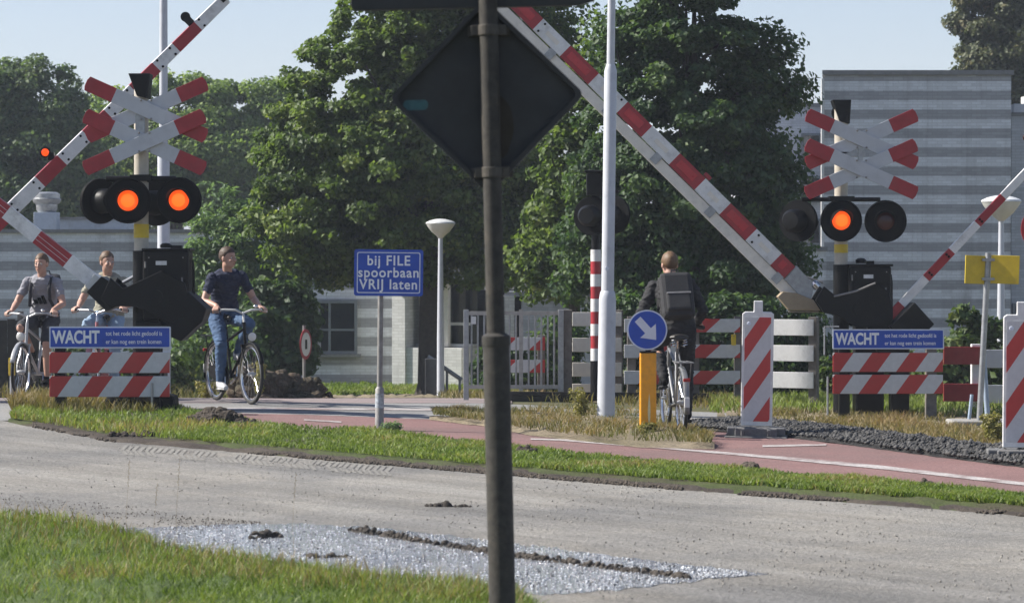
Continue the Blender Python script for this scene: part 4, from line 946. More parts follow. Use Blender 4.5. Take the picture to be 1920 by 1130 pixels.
bd = (A(0, 388) - A(172, 525)).normalized(); bn = Vector((-bd.z, 0, bd.x)); bn = bn if bn.z > 0 else -bn
# boom socket
q0 = A(245, 583); mb = MB(); a = A(180, 531)
sk = [a - bn * 0.12, a + bn * 0.115 - bd * 0.02, a + bn * 0.135 - bd * 0.20, a - bd * 0.36 - bn * 0.02, a - bd * 0.30 - bn * 0.15]
mb.prism([p + Vector((0, -0.20, 0)) for p in sk], (0, 0.38, 0)); mb.build('boom_socket', BLACK, MLB, bevel=0.006)
mb = MB(); mb.prism([p + Vector((0, -0.16, 0)) for p in (a - bn * 0.085 + bd * 0.06, a + bn * 0.085 + bd * 0.06, a + bn * 0.095 - bd * 0.10, a - bn * 0.095 - bd * 0.10)], (0, 0.30, 0)); mb.build('boom_collar', SILVER, MLB, bevel=0.004)
s = 1 / 175.0
cuts = [0, 0.36, 0.79, 1.22, 1.66, 2.1, 2.55, 3.0, 3.45, 3.9, 4.35, 4.8, 5.2]; mb = MB(); a0 = A(176, 528)
boom_bands(mb, a0, bd, bn, [(x0, x1, (i % 2)) for i, (x0, x1) in enumerate(zip(cuts, cuts[1:]))], 0.165, 0.12, 0.10, 5.2, -0.05)
for i, (x0, x1) in enumerate(zip(cuts, cuts[1:])):
    if i % 2:
        for v in (-0.16, 0.13):
            boom_bands(mb, a0 + bn * v * 0.16, bd, bn, [(x0 + 0.004, x1 - 0.004, 0)], 0.0045, 0.004, 0.004, 5.2, -0.0535)
mb.build('boom', [WHITE, RED], MLB, bevel=0.006)
mb = MB(); mb.tube([A(225, 553, -0.10), A(262, 536, -0.1), A(300, 520, -0.1)], 0.012, 8); mb.build('tie_rod', GALV, MLB, smooth=True)
mb = MB(); mb.tube([A(228, 530, .1), A(250, 518, .1)], 0.02, 8); mb.build('stop_bar', GALV, MLB, smooth=True)
# right machine
MRB = thing('barrier_machine', 'right black barrier machine with its long boom raised across the picture', 'level crossing barrier', LR.o + Vector((0.30, 0.0, 0)), group='barrier machines')
B = mk(LR, Vector((-0.30, 0, 0)))
c0, c1 = B(1589, 499), B(1667, 605)
MB().box(((c0.x + c1.x) / 2, 0, (c0.z + c1.z) / 2), (c1.x - c0.x, 0.42, c0.z - c1.z)).build('housing', BLACK, MRB, bevel=0.025)
MB().box(((c0.x + c1.x) / 2 + .005, 0, c0.z + .012), (c1.x - c0.x + .03, 0.45, .028)).build('lid', BLACK, MRB, bevel=0.008)
mb = MB(); q = B(1613, 492); mb.lathe([(0.06, 0), (0.065, 0.04), (0.04, 0.06), (0, 0.065)], q + Vector((0, -.05, -.01)), (0, 0, 1), 18); mb.box(q + Vector((0.11, -.06, 0)), (0.09, .08, .04)); mb.build('cap', BLACK, MRB, smooth=True)
fittings(MRB, c0, c1, -.21); MB().box(B(1624, 518, -0.2205), (0.115, 0.004, 0.045)).build('name_plate', WHITE, MRB)
MB().box(((c0.x + c1.x) / 2, 0, c1.z / 2 - .05), (0.34, 0.34, c1.z + .1)).build('pedestal', BLACK, MRB, bevel=0.02)
yk = [B(*p) for p in ((1524, 562), (1540, 536), (1564, 556), (1600, 546), (1633, 531), (1660, 545), (1668, 575), (1668, 612), (1600, 612), (1563, 590), (1539, 585))]
for y in (0.225, -0.30): yoke = MB().prism([p + Vector((0, y, 0)) for p in yk], (0, 0.05, 0)).build('yoke_plate', BLACK, MRB, bevel=0.008)
MB().tube([B(1605, 578, -.33), B(1605, 578, .30)], 0.07, 20).build('pivot', BLACK, yoke, smooth=True)
MB().prism([B(*p) + Vector((0, -.30, 0)) for p in ((1668, 600), (1690, 606), (1705, 640), (1680, 668), (1640, 660), (1620, 612))], (0, 0.575, 0)).build('counterweight', BLACK, MRB, bevel=0.015)
# long boom: face band plus the cream guard rail beneath it
bd = (B(1015, 52) - B(1478, 509)); Lb = bd.length; bd.normalize(); bn = Vector((-bd.z, 0, bd.x)); bn = bn if bn.z > 0 else -bn
a0 = B(1480, 511); k = Lb / (1478 - 1023)
cx = [1480, 1455, 1409, 1361, 1315, 1268, 1217, 1172, 1119, 1067, 1017, 962, 908, 850, 790, 730, 670, 610]
segs = [((1480 - x0) * k, (1480 - x1) * k, (i + 1) % 2) for i, (x0, x1) in enumerate(zip(cx, cx[1:]))]
tot = segs[-1][1]
mb = MB(); boom_bands(mb, a0, bd, bn, segs, 0.195, 0.165, 0.09, tot, -0.045)
for s0, s1, m_ in segs:
    if m_ == 1: boom_bands(mb, a0 + bn * 0.005, bd, bn, [(s0 + 0.09, s1 - 0.06, 3)], 0.10, 0.08, 0.004, tot, -0.0485)
    else:
        boom_bands(mb, a0, bd, bn, [(s0 + .12, s1 - .14, 2)], 0.055, 0.05, 0.004, tot, -0.0485)
boom = mb.build('boom', [WHITE, RED, CREAM, REDB], MRB, bevel=0.005)
joints(boom, a0, bd, bn, [segs[1][1] - .07, segs[9][1] - .06, segs[7][0] + .07], 0.19, -0.046)
mb = MB(); ra = a0 - bn * 0.172 + bd * (-0.28); boom_bands(mb, ra, bd, bn, [(0, tot * 0.97, 0)], 0.135, 0.11, 0.06, tot, -0.03)
rail = mb.build('guard_rail', CREAM, MRB, bevel=0.004)
for s0 in (segs[0][0] + 0.06, segs[3][0] + 0.10, segs[5][0] + 0.16, segs[7][0] + .1, segs[9][0] + .1):
    c = a0 + bd * s0 - bn * 0.15; mb = MB()
    boom_bands(mb, c - bd * .05, bd, bn, [(0, 0.1, 0)], 0.12, 0.12, 0.01, 1, -0.0485)
    rk = mb.build('rail_bracket', GALV, rail, bevel=0.002)
    rk.data.materials.append(RED); rk.data.materials.append(BLACKM)
mb = MB(); mb.prism([p + Vector((0, -.055, 0)) for p in (B(1471, 524), B(1493, 498), B(1526, 535), B(1520, 560), B(1500, 556))], (0, 0.11, 0)); mb.build('boom_socket', SILVERB if False else GALV, MRB, bevel=0.004)
mb = MB(); mb.prism([p + Vector((0, -.10, 0)) for p in (B(1457, 556), B(1467, 546), B(1492, 549), B(1524, 562), B(1537, 582), B(1478, 581))], (0, 0.22, 0)); mb.build('rail_end_box', TAN, MRB, bevel=0.006)
MB().tube([B(1478, 584, 0), B(1535, 584, 0)], 0.012, 8).build('support_rod', GREYP, MRB, smooth=True); MB().tube([B(1512, 519, .1), B(1545, 530, .1)], 0.014, 8).build('stop_bar', GREYP, MRB, smooth=True); mb = MB(); mb.tube([B(1558, 555, -.31), B(1600, 545, -.31), B(1635, 530, -.31)], 0.012, 8); mb.build('tie_rod', GREYP, MRB, smooth=True)
mb = MB(); mb.lathe([(0.05, 0), (0.05, .06), (.02, .09), (0, .09)], B(1533, 538, -0.05), (-.7, 0, .7), 12); mb.build('stop_buffer', CHROME, MRB, smooth=True)
mb = MB(); s0 = segs[4][0]; q = a0 + bd * s0 + bn * 0.13; mb.box(q, (0.10, 0.06, 0.05), Matrix.Rotation(R(45), 3, 'Y')); mb.build('boom_lamp', RED, boom, bevel=0.006)
# small boom of the cycle path, going up to the right
LS = Loc(1700, 33.25)
MSB = thing('barrier_machine', 'small cycle path barrier with thin boom rising to the right behind the right warning board', 'level crossing barrier', LS.o, group='barrier machines')
cw = [LS(*p) for p in ((1711, 566), (1748, 607), (1702, 652), (1664, 612))]
MB().prism([p + Vector((0, -.18, 0)) for p in cw], (0, 0.36, 0)).build('counterweight', BLACK, MSB, bevel=0.012)
mb = MB(); g = LS(1688, 640); mb.box((g.x, 0.1, g.z / 2 - .1), (0.22, 0.22, g.z + .2)); mb.build('pedestal', BLACK, MSB, bevel=0.01)
bd = (LS(1879, 370) - LS(1690, 570)); bd.normalize(); bn = Vector((-bd.z, 0, bd.x)); a0 = LS(1680, 581)
def sx(x): return (x - 1680) * LS.s / bd.x
cuts = [1668, 1690, 1736, 1784, 1832, 1880, 1930, 1980, 2030, 2080, 2130, 2180]
mb = MB(); boom_bands(mb, a0, bd, bn, [(sx(x0), sx(x1), 1 - i % 2) for i, (x0, x1) in enumerate(zip(cuts, cuts[1:]))], 0.105, 0.085, 0.06, sx(2180), -0.03)
boom = mb.build('boom', [WHITE, RED, BLACKM], MSB, bevel=0.006)
joints(boom, a0, bd, bn, [sx(1838), sx(1776), sx(1744)], 0.06, -0.031)
# far barrier on the left: its boom crosses behind the left signal
LF = Loc(-150, 32.5)
MFB = thing('barrier_machine', 'raised barrier boom with small lit orange lamp slanting behind the left crosses', 'level crossing barrier', LF.o, group='barrier machines')
c0, c1 = LF(-215, 440), LF(-120, 590)
MB().box(((c0.x + c1.x) / 2, 0.25, (c0.z + c1.z) / 2), (c1.x - c0.x, 0.42, c0.z - c1.z)).build('housing', BLACK, MFB, bevel=0.025)
MB().box(((c0.x + c1.x) / 2, 0.25, c1.z / 2 - .1), (0.34, 0.34, c1.z + .2)).build('pedestal', BLACK, MFB, bevel=0.02)
MB().prism([LF(*p) + Vector((0, -.25, 0)) for p in ((-215, 600), (-150, 560), (-110, 600), (-170, 665))], (0, .45, 0)).build('counterweight', BLACK, MFB, bevel=.015)
fa = LF(-140, 552); fe = LF(423, -12)
# the boom swings away from the viewer toward its tip: turn its plane about the vertical
bd = (fe - fa); bd.normalize(); bd = Matrix.Rotation(R(14), 3, 'Z') @ bd
bd.normalize(); nn = Matrix.Rotation(R(14), 3, 'Z') @ Vector((0, -1, 0)); bn = nn.cross(bd); bn = bn if bn.z > 0 else -bn
def fpar(px):   # boom parameter whose axis shows at photo pixel column px
    lo, hi = 0.0, 7.0
    for _ in range(40):
        mid = (lo + hi) / 2; q = LF.o + fa + bd * mid
        if 960 + F * q.x / q.y < px: lo = mid
        else: hi = mid
    return lo
reds = [(330, 371), (250, 293), (163, 203), (75, 116), (-25, 20), (-110, -70)]
mb = MB(); prev = 0.0; segs = []
for x0, x1 in sorted(reds): segs += [(prev, fpar(x0), 0), (fpar(x0), fpar(x1), 1)]; prev = fpar(x1)
segs.append((prev, fpar(424), 0)); tot = segs[-1][1]
for s0, s1, m_ in segs:
    wa = 0.185 - 0.05 * s0 / tot; wb = 0.185 - 0.05 * s1 / tot
    q = [fa + bd * s0 - bn * wa / 2, fa + bd * s1 - bn * wb / 2, fa + bd * s1 + bn * wb / 2, fa + bd * s0 + bn * wa / 2]
    mb.prism([p + nn * 0.06 for p in q], -nn * 0.17, m_)
boom = mb.build('boom', [WHITE, RED], MFB, bevel=0.006)
for s0, s1, m_ in segs:
    if m_ == 1:
        for s_ in (s0 - 0.06, s1 + .06):
            for v in (-.3, .3): MB().lathe([(.015, 0), (.015, .008), (0, .011)], fa + bd * s_ + bn * v * .16 + nn * .06, nn, 8).build('bolt', BLACKM, boom)
q = fa + bd * fpar(110) + bn * 0.15
lampb = MB().box(q - bn * .035, (0.07, 0.07, 0.09)).lathe([(0.062, -.05), (0.066, .02), (0.058, .025)], q + bn * .05 - bd * .02, nn, 18).build('boom_lamp', BLACK, boom, smooth=True)
MB().lathe([(0.05, .02), (0.03, .04), (0, .045)], q + bn * .05 - bd * .02, nn, 18).build('lens', LITORANGE, lampb, smooth=True)
q = fa + bd * fpar(368) + bn * 0.12
MB().box(q, (0.09, 0.09, 0.10), Matrix.Rotation(R(-45), 3, 'Y')).lathe([(0.05, -.04), (0.06, .03), (0.05, .03)], q + bn * .06, nn, 16).build('boom_lamp', BLACK, boom, smooth=True)
q = fa + bd * (tot + 0.02); MB().box(q, (0.05, 0.18, 0.15), Matrix.Rotation(R(45), 3, 'Y')).build('tip_cap', BLACK, boom, bevel=.005)

# ------------------------------------------------------------------ striped warning boards with WACHT panel
SIGNL = mat('white_sign_lettering', (0.78, 0.80, 0.82), 0.45, var=0.04, dirt=0.04)
STRIPE_B = stripe_mat('warning_board_stripes', 0.437, 0.72, -0.055)
def warning_board(label, px_left, px_post, Y, py, postm, extra):
    o = base(px_left, Y); s = Y / F; z = P(px_left, py, Y).z
    o.z = T(o.x + 0.6, Y); h = lambda q: P(px_left, q, Y).z - o.z
    wb_ = thing('warning_board', label, 'warning board', o, group='warning boards')
    k = (772 - py) ; u = 1.0 / 175.0
    Wd = 1.285; zt = h(py)                       # top of the panel
    MB().prism(rrect(1.30, 0.232, 0.012, -0.03, cx=0.65, cz=zt - 0.116), (0, 0.02, 0)).build('panel', SIGNW, wb_)
    pn = kids(wb_)[-1]
    MB().prism(rrect(1.272, 0.204, 0.008, -0.033, cx=0.65, cz=zt - 0.116), (0, 0.003, 0)).build('blue_field', BLUE, pn)
    text_mesh('lettering', 'WACHT', 0.187, SIGNL, pn, (0.036, -0.0345, zt - 0.118), bold=0.0065, spacing=1.0, sx=0.715)
    text_mesh('lettering', 'tot het rode licht gedoofd is', 0.066, SIGNL, pn, (0.605, -0.0345, zt - 0.075), bold=0.0006, sx=0.80)
    text_mesh('lettering', 'er kan nog een trein komen', 0.066, SIGNL, pn, (0.605, -0.0345, zt - 0.163), bold=0.0006, sx=0.80)
    for k, zc in enumerate((zt - 0.385, zt - 0.641)):
        b = MB().box((0.645, 0, 0), (Wd, 0.022, 0.222)).build('striped_board', STRIPE_B, wb_, bevel=0.004); b.location = (0, -0.02, zc)
    for px in px_post:
        x = P(px, 565, Y).x - o.x
        MB().box((x, 0.06, (zt - 0.05) / 2 - 0.05), (0.125 if postm is WOODG else 0.115, 0.11, zt + 0.05)).build('post', postm if px == px_post[-1] else BLACK, wb_, bevel=0.006)
    extra(wb_, Wd, zt)
    return wb_
def ex_l(p, Wd, zt):
    mb = MB(); mb.tube([(1.10, -0.035, -0.05), (1.10, -0.035, zt - 0.6)], 0.012, 8); mb.build('stake', GALV, p, smooth=True)
    mb = MB(); mb.box((1.25, 0.03, zt - 0.26), (0.08, 0.05, 0.06)); mb.build('clip', SIGNW, p)
    MB().box((0.95, 0.30, 0.06), (0.75, 0.45, 0.30)).build('foot_block', BLACKM, p, bevel=0.06)
def ex_r(p, Wd, zt):
    mb = MB(); pts = [(-0.055, 0.02, zt - 0.75), (-0.055, 0.02, zt + 0.03), (0.0, 0.02, zt + 0.03)]
    mb.tube([(-0.055, 0, 0.0), (-0.055, 0, zt - 0.55)], 0.012, 8); mb.tube([(-0.09, 0.03, zt - 0.30), (-0.09, 0.03, zt + 0.03), (0.08, 0.03, zt + 0.03)], 0.010, 8)
    mb.build('wire_frame', GALV, p, smooth=True)
warning_board('left striped board with blue WACHT panel in front of the left cyclists', 93, (112, 290), 30.0, 612, BLACK, ex_l)
warning_board('right striped board with blue WACHT panel on a grey wooden post', 1561, (1584, 1747), 32.7, 617, WOODG, ex_r)
# ------------------------------------------------------------------ street furniture
# near sign seen from behind: pole, diamond plate, and the plate above it
YN = 12.3; LEAN = R(1.36)
o = base(950, YN); o.x = P(944, 1224, YN).x; ND = P(930, 620, YN)
nr = thing('priority_sign', 'dark back of a diamond shaped sign on a dark pole in the foreground', 'traffic sign', o, rot=(0, -LEAN * 1.0, 0))
Z = lambda py: (P(930, py, YN).z - o.z) / math.cos(LEAN)
S = YN / F
mb = MB(); mb.tube([(0, 0, -0.5), (0, 0, Z(648))], 0.0585, 24); mb.tube([(0, 0, Z(650)), (0, 0, Z(645)), (0, 0, Z(630)), (0, 0, Z(624))], [0.0585, 0.062, 0.062, 0.042], 24); mb.tube([(0, 0, Z(630)), (0, 0, Z(-330))], 0.0405, 24); mb.build('pole', DARKPOLE, nr, smooth=True)
zc = Z(180); hd = 0.432
def diamond(h, r, y, cz):
    pts = []
    for k, (dx, dz) in enumerate(((1, 0), (0, 1), (-1, 0), (0, -1))):
        a0 = math.atan2(dz, dx)
        for i in range(6):
            a = a0 + R(-45 + 90 * i / 5); c = h - r * 1.4142
            pts.append((dx * c + r * math.cos(a) - 0.016, y, cz + dz * c + r * math.sin(a)))
    return pts
mb = MB(); mb.prism(diamond(hd, 0.035, 0.066, zc), (0, -0.003, 0)); pl = mb.build('plate', SIGNBACK, nr)
pl.data.polygons.foreach_set('use_smooth', [False] * len(pl.data.polygons))
# the turned-over rim of the plate, standing toward the viewer
oi = diamond(hd, 0.035, 0, zc); ii = diamond(hd - 0.030, 0.030, 0, zc); mb = MB(); n = len(oi)
vs = [(x, 0.062, z) for x, y, z in oi] + [(x, 0.030, z) for x, y, z in oi] + [(x, 0.030, z) for x, y, z in ii] + [(x, 0.0628, z) for x, y, z in ii]
fs = []
for ring_ in range(3):
    for i in range(n): fs.append((ring_ * n + i, ring_ * n + (i + 1) % n, (ring_ + 1) * n + (i + 1) % n, (ring_ + 1) * n + i))
mb.add(vs, fs[:n], 1); mb.add(vs, fs[n:], 0); mb.build('rim', [mat('dark_rim_metal', (0.03, 0.03, 0.03), 0.6, 0.2, var=0.3), mat('bare_rim_edge', (0.42, 0.42, 0.43), 0.5, 0.2, var=0.2)], pl)
TEAL = mat('faded_teal_sticker', (0.03, 0.11, 0.12), 0.6, var=0.3, scale=30)
q = P(790, 192, YN) - o; mb = MB(); mb.prism(rrect(0.11, 0.045, 0.02, 0.0625, cx=q.x + 0.03, cz=q.z), (0, -0.001, 0)); mb.build('sticker', TEAL, pl)
STAIN = mat('brown_stain', (0.030, 0.023, 0.013), 0.8, var=0.3, scale=12)
q = P(975, 225, YN) - o; mb = MB(); pts = []
for i in range(24):
    a = 2 * PI * i / 24; r_ = 1 + 0.25 * noise.noise((math.cos(a) * 1.3, math.sin(a) * 1.3, 3)); pts.append((q.x - 0.045 + 0.075 * r_ * math.cos(a), 0.0625, q.z - 0.02 + 0.13 * r_ * math.sin(a)))
mb.prism(pts, (0, -0.0008, 0)); mb.build('stain', STAIN, pl)
for py in (57, 323):
    mb = MB(); z = Z(py); mb.box((0.0, 0.048, z), (0.185, 0.016, 0.046)); mb.tube([(0, 0, z - 0.023), (0, 0, z + 0.023)], 0.0465, 20); mb.box((-0.06, 0.018, z), (0.035, 0.045, 0.0455)); mb.box((0.06, 0.018, z), (0.035, 0.045, 0.0455))
    mb.build('clamp', RUST, nr, bevel=0.003)
mb = MB(); za = Z(10)
mb.prism([(-0.605, 0.050, za + 0.012), (-0.585, 0.050, za - 0.005), (0.40, 0.050, za - 0.005), (0.47, 0.050, za + 0.015), (0.47, 0.050, za + 0.30), (-0.605, 0.050, za + 0.30)], (0, 0.05, 0)); mb.build('upper_plate', SIGNBACK, nr, bevel=0.004)

# blue sign 'bij FILE spoorbaan VRIJ laten'
YF = 28.1; LN = Loc(711, YF)
fs_ = thing('text_sign', 'blue sign reading bij FILE spoorbaan VRIJ laten on a grey post', 'traffic sign', LN.o, rot=(0, R(0.6), 0))
cx, cz = LN(726, 511).x, LN(726, 511).z; W_, H_ = 129 * LN.s, 87 * LN.s
pl = MB().prism(rrect(W_, H_, 0.025, -0.06, cx=cx, cz=cz), (0, 0.02, 0)).build('panel', BLUE, fs_)
bo = rrect(W_ - 0.055, H_ - 0.055, 0.02, -0.0615, cx=cx, cz=cz); bi = rrect(W_ - 0.075, H_ - 0.075, 0.015, -0.0615, cx=cx, cz=cz)
n = len(bo); mb = MB(); mb.add(bo + bi + [(x, -0.060, z) for x, y, z in bo] + [(x, -0.060, z) for x, y, z in bi], [(i, (i + 1) % n, n + (i + 1) % n, n + i) for i in range(n)] + [(i, (i + 1) % n, 2 * n + (i + 1) % n, 2 * n + i) for i in range(n)]); mb.build('border', SIGNW, pl)
for i, s_ in enumerate(('bij FILE', 'spoorbaan', 'VRIJ laten')):
    text_mesh('lettering', s_, 0.140, SIGNL, pl, (cx, -0.0615, cz + 0.117 - 0.119 * i), bold=0.0026, align='CENTER', spacing=1.12, sx=0.93)
mb = MB(); z0 = LN(711, 725).z; mb.tube([(0, 0, -0.2), (0, 0, z0 - 0.02), (0, 0, z0)], [0.044, 0.044, 0.030], 20); mb.tube([(0, 0, z0 - 0.01), (0, 0, cz + H_ / 2 - 0.03)], 0.028, 20); mb.build('pole', GREYP, fs_, smooth=True)
mb = MB(); 
for dz in (-.13, .13): mb.tube([(0, 0, cz + dz - 0.02), (0, 0, cz + dz + 0.02)], 0.033, 16); mb.box((0.04, -0.03, cz + dz), (0.12, 0.025, 0.035))
mb.build('clamp', GALV, fs_)
MB().tube([(0, 0, LN(711, 764).z), (0, 0, LN(711, 737).z)], 0.0448, 20, cap=False).build('sticker', mat('worn_pale_sticker', (0.42, 0.46, 0.50), 0.6, var=0.6, scale=30, dirt=0.6), fs_, smooth=True)

# lamp post in the middle
YL = 30.5; LP_ = Loc(1136, YL)
lp = thing('lamp_post', 'tall pale grey lamp post crossing in front of the raised boom', 'lamp post', LP_.o, rot=(0, R(0.75), 0))
zs = lambda py: LP_(1136, py).z
mb = MB(); mb.tube([(0, 0, -.2), (0, 0, zs(560)), (0, 0, zs(548)), (0, 0, zs(545))], [0.098, 0.092, 0.080, 0.070], 28); mb.tube([(0, 0, zs(548)), (0, 0, zs(133)), (0, 0, zs(121))], [0.069, 0.068, 0.046], 28); mb.tube([(0, 0, zs(126)), (0, 0, 7.5)], [0.044, 0.036], 24); mb.build('column', LAMPGREY, lp, smooth=True)
mb = MB(); mb.lathe([(.036, 7.5), (.05, 7.55), (.30, 7.75), (.32, 7.8), (.22, 7.9), (0, 7.93)], seg=28); mb.build('lantern', LAMPGREY, lp, smooth=True)
st = MB(); st.lathe([(0.024, 0), (0.022, 0.002), (0, 0.0025)], (-0.01, -0.0665, zs(503)), (0, -1, 0), 20); st.build('sticker', SIGNW, lp)
# lamp post behind the left signal
LQ = Loc(307, 36.0)
lq = thing('lamp_post', 'slim blue grey lamp post rising behind the left signal', 'lamp post', LQ.o)
mb = MB(); z1 = LQ(307, 270).z; mb.tube([(0, 0, -.2), (0, 0, z1 - 0.1), (0, 0, z1)], [0.085, 0.078, 0.060], 24); mb.tube([(0, 0, z1 - .05), (0.01, 0, 8.2)], [0.056, 0.04], 20); mb.build('column', LAMPGREY, lq, smooth=True)
mb = MB(); mb.lathe([(.04, 8.2), (.06, 8.25), (.30, 8.42), (.32, 8.46), (.2, 8.55), (0, 8.6)], seg=28); mb.build('lantern', LAMPGREY, lq, smooth=True)
# mushroom street lamps
GLOBE = mat('opal_lamp_glass', (0.62, 0.62, 0.58), 0.35, var=0.08, dirt=0.2)
def street_lamp(label, px, Y, py_top, wpx):
    L_ = Loc(px, Y); h = L_(px, py_top).z; r = wpx / 2 * L_.s
    t_ = thing('street_lamp', label, 'street lamp', L_.o, group='mushroom street lamps')
    zj = h - 0.62 * r * 2
    mb = MB(); mb.tube([(0, 0, -.2), (0, 0, 1.0), (0, 0, zj)], [0.062, 0.058, 0.036], 20); mb.build('column', LAMPGREY, t_, smooth=True)
    MB().lathe([(0.04, zj - 0.02), (r * .30, zj + 0.02), (r * .62, zj + r * .35), (r * .90, zj + r * .72), (r * .97, zj + r * .86)], seg=32).build('bowl', GLOBE, t_, smooth=True)
    MB().lathe([(r * .98, zj + r * .86), (r * 1.02, zj + r * .92), (r * .98, zj + r * 1.0), (r * .7, zj + r * 1.13), (r * .3, zj + r * 1.22), (0, zj + r * 1.24)], seg=32).build('cap', mat('white_lamp_cap', (0.66, 0.67, 0.66), 0.4), t_, smooth=True)
street_lamp('slim street lamp with mushroom head in front of the large green tree', 826, 46.0, 410, 55)
street_lamp('street lamp with wide mushroom head behind the thin boom at the right', 1877, 40.0, 366, 74)

# orange bollard with blue arrow disc
LB = Loc(1215, 27.5, None)
LB.o.z = T(LB.o.x, 27.5) + 0.05
bo_ = thing('arrow_bollard', 'orange bollard carrying a round blue sign with white arrow', 'bollard', LB.o)
zt = LB(1215, 661).z
ob = MB().box((0, 0, zt / 2 - .05), (0.16, 0.12, zt + .1)).build('post', ORANGE, bo_, bevel=0.012)
MB().box((0, 0, zt + 0.008), (0.165, 0.125, 0.016)).build('cap', BLACK, bo_, bevel=0.004)
MB().box((0, 0.0, zt + 0.03), (0.05, 0.04, 0.06)).build('neck', BLACK, bo_)
mb = MB(); pts = [(0.01 + (0.012 if i < 9 else -0.014) * math.sin(PI * (i % 9) / 8), -0.0605, 0.05 + (0.36 * (i / 8) if i < 9 else 0.36 * (1 - (i - 9) / 8))) for i in range(18)]
mb.prism(pts, (0, -0.001, 0)); mb.build('scrape', mat('pale_scrape', (0.72, 0.62, 0.34), 0.7, var=0.2, scale=40, dirt=0), ob)
dc = LB(1213, 618); r = 37.5 * LB.s
ds = thing_disc = MB().lathe([(0.0, 0), (r, 0), (r, 0.012), (0, 0.012)], (dc.x, -0.07, dc.z), (0, 1, 0), 48).build('disc', SIGNW, bo_)
MB().lathe([(r * 0.93, 0), (r * 0.93, 0.002), (0, 0.002)], (dc.x, -0.07, dc.z), (0, -1, 0), 48).build('blue_field', BLUE, ds)
ar = [(-0.135, 0.036), (0.01, 0.036), (0.01, 0.098), (0.125, 0), (0.01, -0.098), (0.01, -0.036), (-0.135, -0.036)]; a = R(-48); c_, s_ = math.cos(a), math.sin(a)
MB().prism([(dc.x + (x * c_ - y * s_) * 1.05, -0.0725, dc.z + (x * s_ + y * c_) * 1.05) for x, y in ar], (0, -0.001, 0)).build('arrow', SIGNW, ds)

# striped construction beacons
def beacon(label, px, Y, mirror=False):
    o = base(px, Y); t_ = thing('beacon', label, 'traffic beacon', o, group='striped beacons')
    bw, bh, z0 = 0.315, 1.14, 0.13
    pts = [(-bw / 2, 0, z0), (bw / 2, 0, z0), (bw / 2, 0, z0 + bh - 0.02), (bw / 2 - 0.03, 0, z0 + bh), (0.045, 0, z0 + bh), (0.045, 0, z0 + bh + 0.11), (-0.045, 0, z0 + bh + 0.11), (-0.045, 0, z0 + bh), (-bw / 2 + 0.03, 0, z0 + bh), (-bw / 2, 0, z0 + bh - 0.02)]
    b = MB().prism([(x, -0.02, z) for x, y, z in pts], (0, 0.045, 0)).build('board', WHITE, t_, bevel=0.008)
    iw, ih = bw - 0.055, bh - 0.10
    b2 = MB().box((0, 0, 0), (iw, 0.003, ih)).build('sheeting', STRIPE_C, b); b2.location = (0, -0.022, z0 + bh / 2 - 0.005)
    mb = MB(); mb.box((0, 0, 0.065), (0.42, 0.40, 0.10)); mb.box((0.0, 0, 0.018), (0.62, 0.46, 0.032)); mb.box((-0.24, -.02, 0.075), (0.10, 0.22, 0.085)); mb.box((0.24, -.02, 0.075), (0.10, 0.22, 0.085)); mb.box((-.13, -.205, .07), (.04, .02, .07)); mb.box((.13, -.205, .07), (.04, .02, .07))
    mb.build('foot', RECYC, t_, bevel=0.015)
    MB().lathe([(0.02, 0), (0.018, 0.004), (0, 0.005)], (-0.09, -0.0235, z0 + bh - 0.12), (0, -1, 0), 14).build('badge', SIGNW, b)
    return t_
STRIPE_C = stripe_mat('beacon_stripes', 0.32, 0.667, -0.01, duty=0.47, red=(0.50, 0.04, 0.035), white=(0.60, 0.60, 0.60))
bl = beacon('left striped beacon standing on the red path by the dark gravel', 1418, 28.0); bl.rotation_euler = (0, R(0.9), R(-6))
br_ = beacon('right striped beacon cut by the right edge of the picture', 1915, 24.0); br_.rotation_euler = (0, R(0.3), R(-6))

# metal gate and fences behind the road
def gate():
    L_ = Loc(872, 36.6); o = L_.o; t_ = thing('metal_gate', 'grey metal bar gate behind the dark pole', 'gate', o)
    x1 = L_(1055, 565).x; zt = L_(960, 587).z; zb = L_(960, 725).z
    mb = MB()
    for z in (zt, zb): mb.box((x1 / 2, 0, z), (x1, 0.045, 0.05))
    for px in (873, 977, 1050): mb.box((L_(px, 565).x, 0, (zt + zb) / 2 - 0.001), (0.052, 0.052, zt - zb + 0.10))
    mb.build('frame', mat('weathered_galvanised_gate', (0.40, 0.38, 0.35), 0.55, 0.3, var=0.25, scale=14, dirt=0.35), t_)
    mb = MB(); x = 0.085
    while x < x1 - 0.05:
        if abs(x - L_(977, 565).x) > 0.05: mb.tube([(x, 0, zb), (x, 0, zt)], 0.013, 8)
        x += 0.083
    mb.build('bars', GALV, t_, smooth=True)
    for px, m_ in ((874, GALV), (1052, GALV), (1063, WOODG)):
        q = L_(px, 565).x; w_ = 0.13 if m_ is WOODG else 0.07
        MB().box((q, 0.06 if m_ is WOODG else 0.001, zt / 2 - .1 + .02), (w_, w_, zt + .25)).build('post', m_, t_, bevel=0.006)
    q = L_(888, 600); MB().box((q.x, -0.03, q.z), (0.065, 0.01, 0.10)).build('label_plate', WHITE, t_)
gate()
STRIPE_F = stripe_mat('fence_board_stripes', 0.62, 1.1, 0.14, duty=0.42)
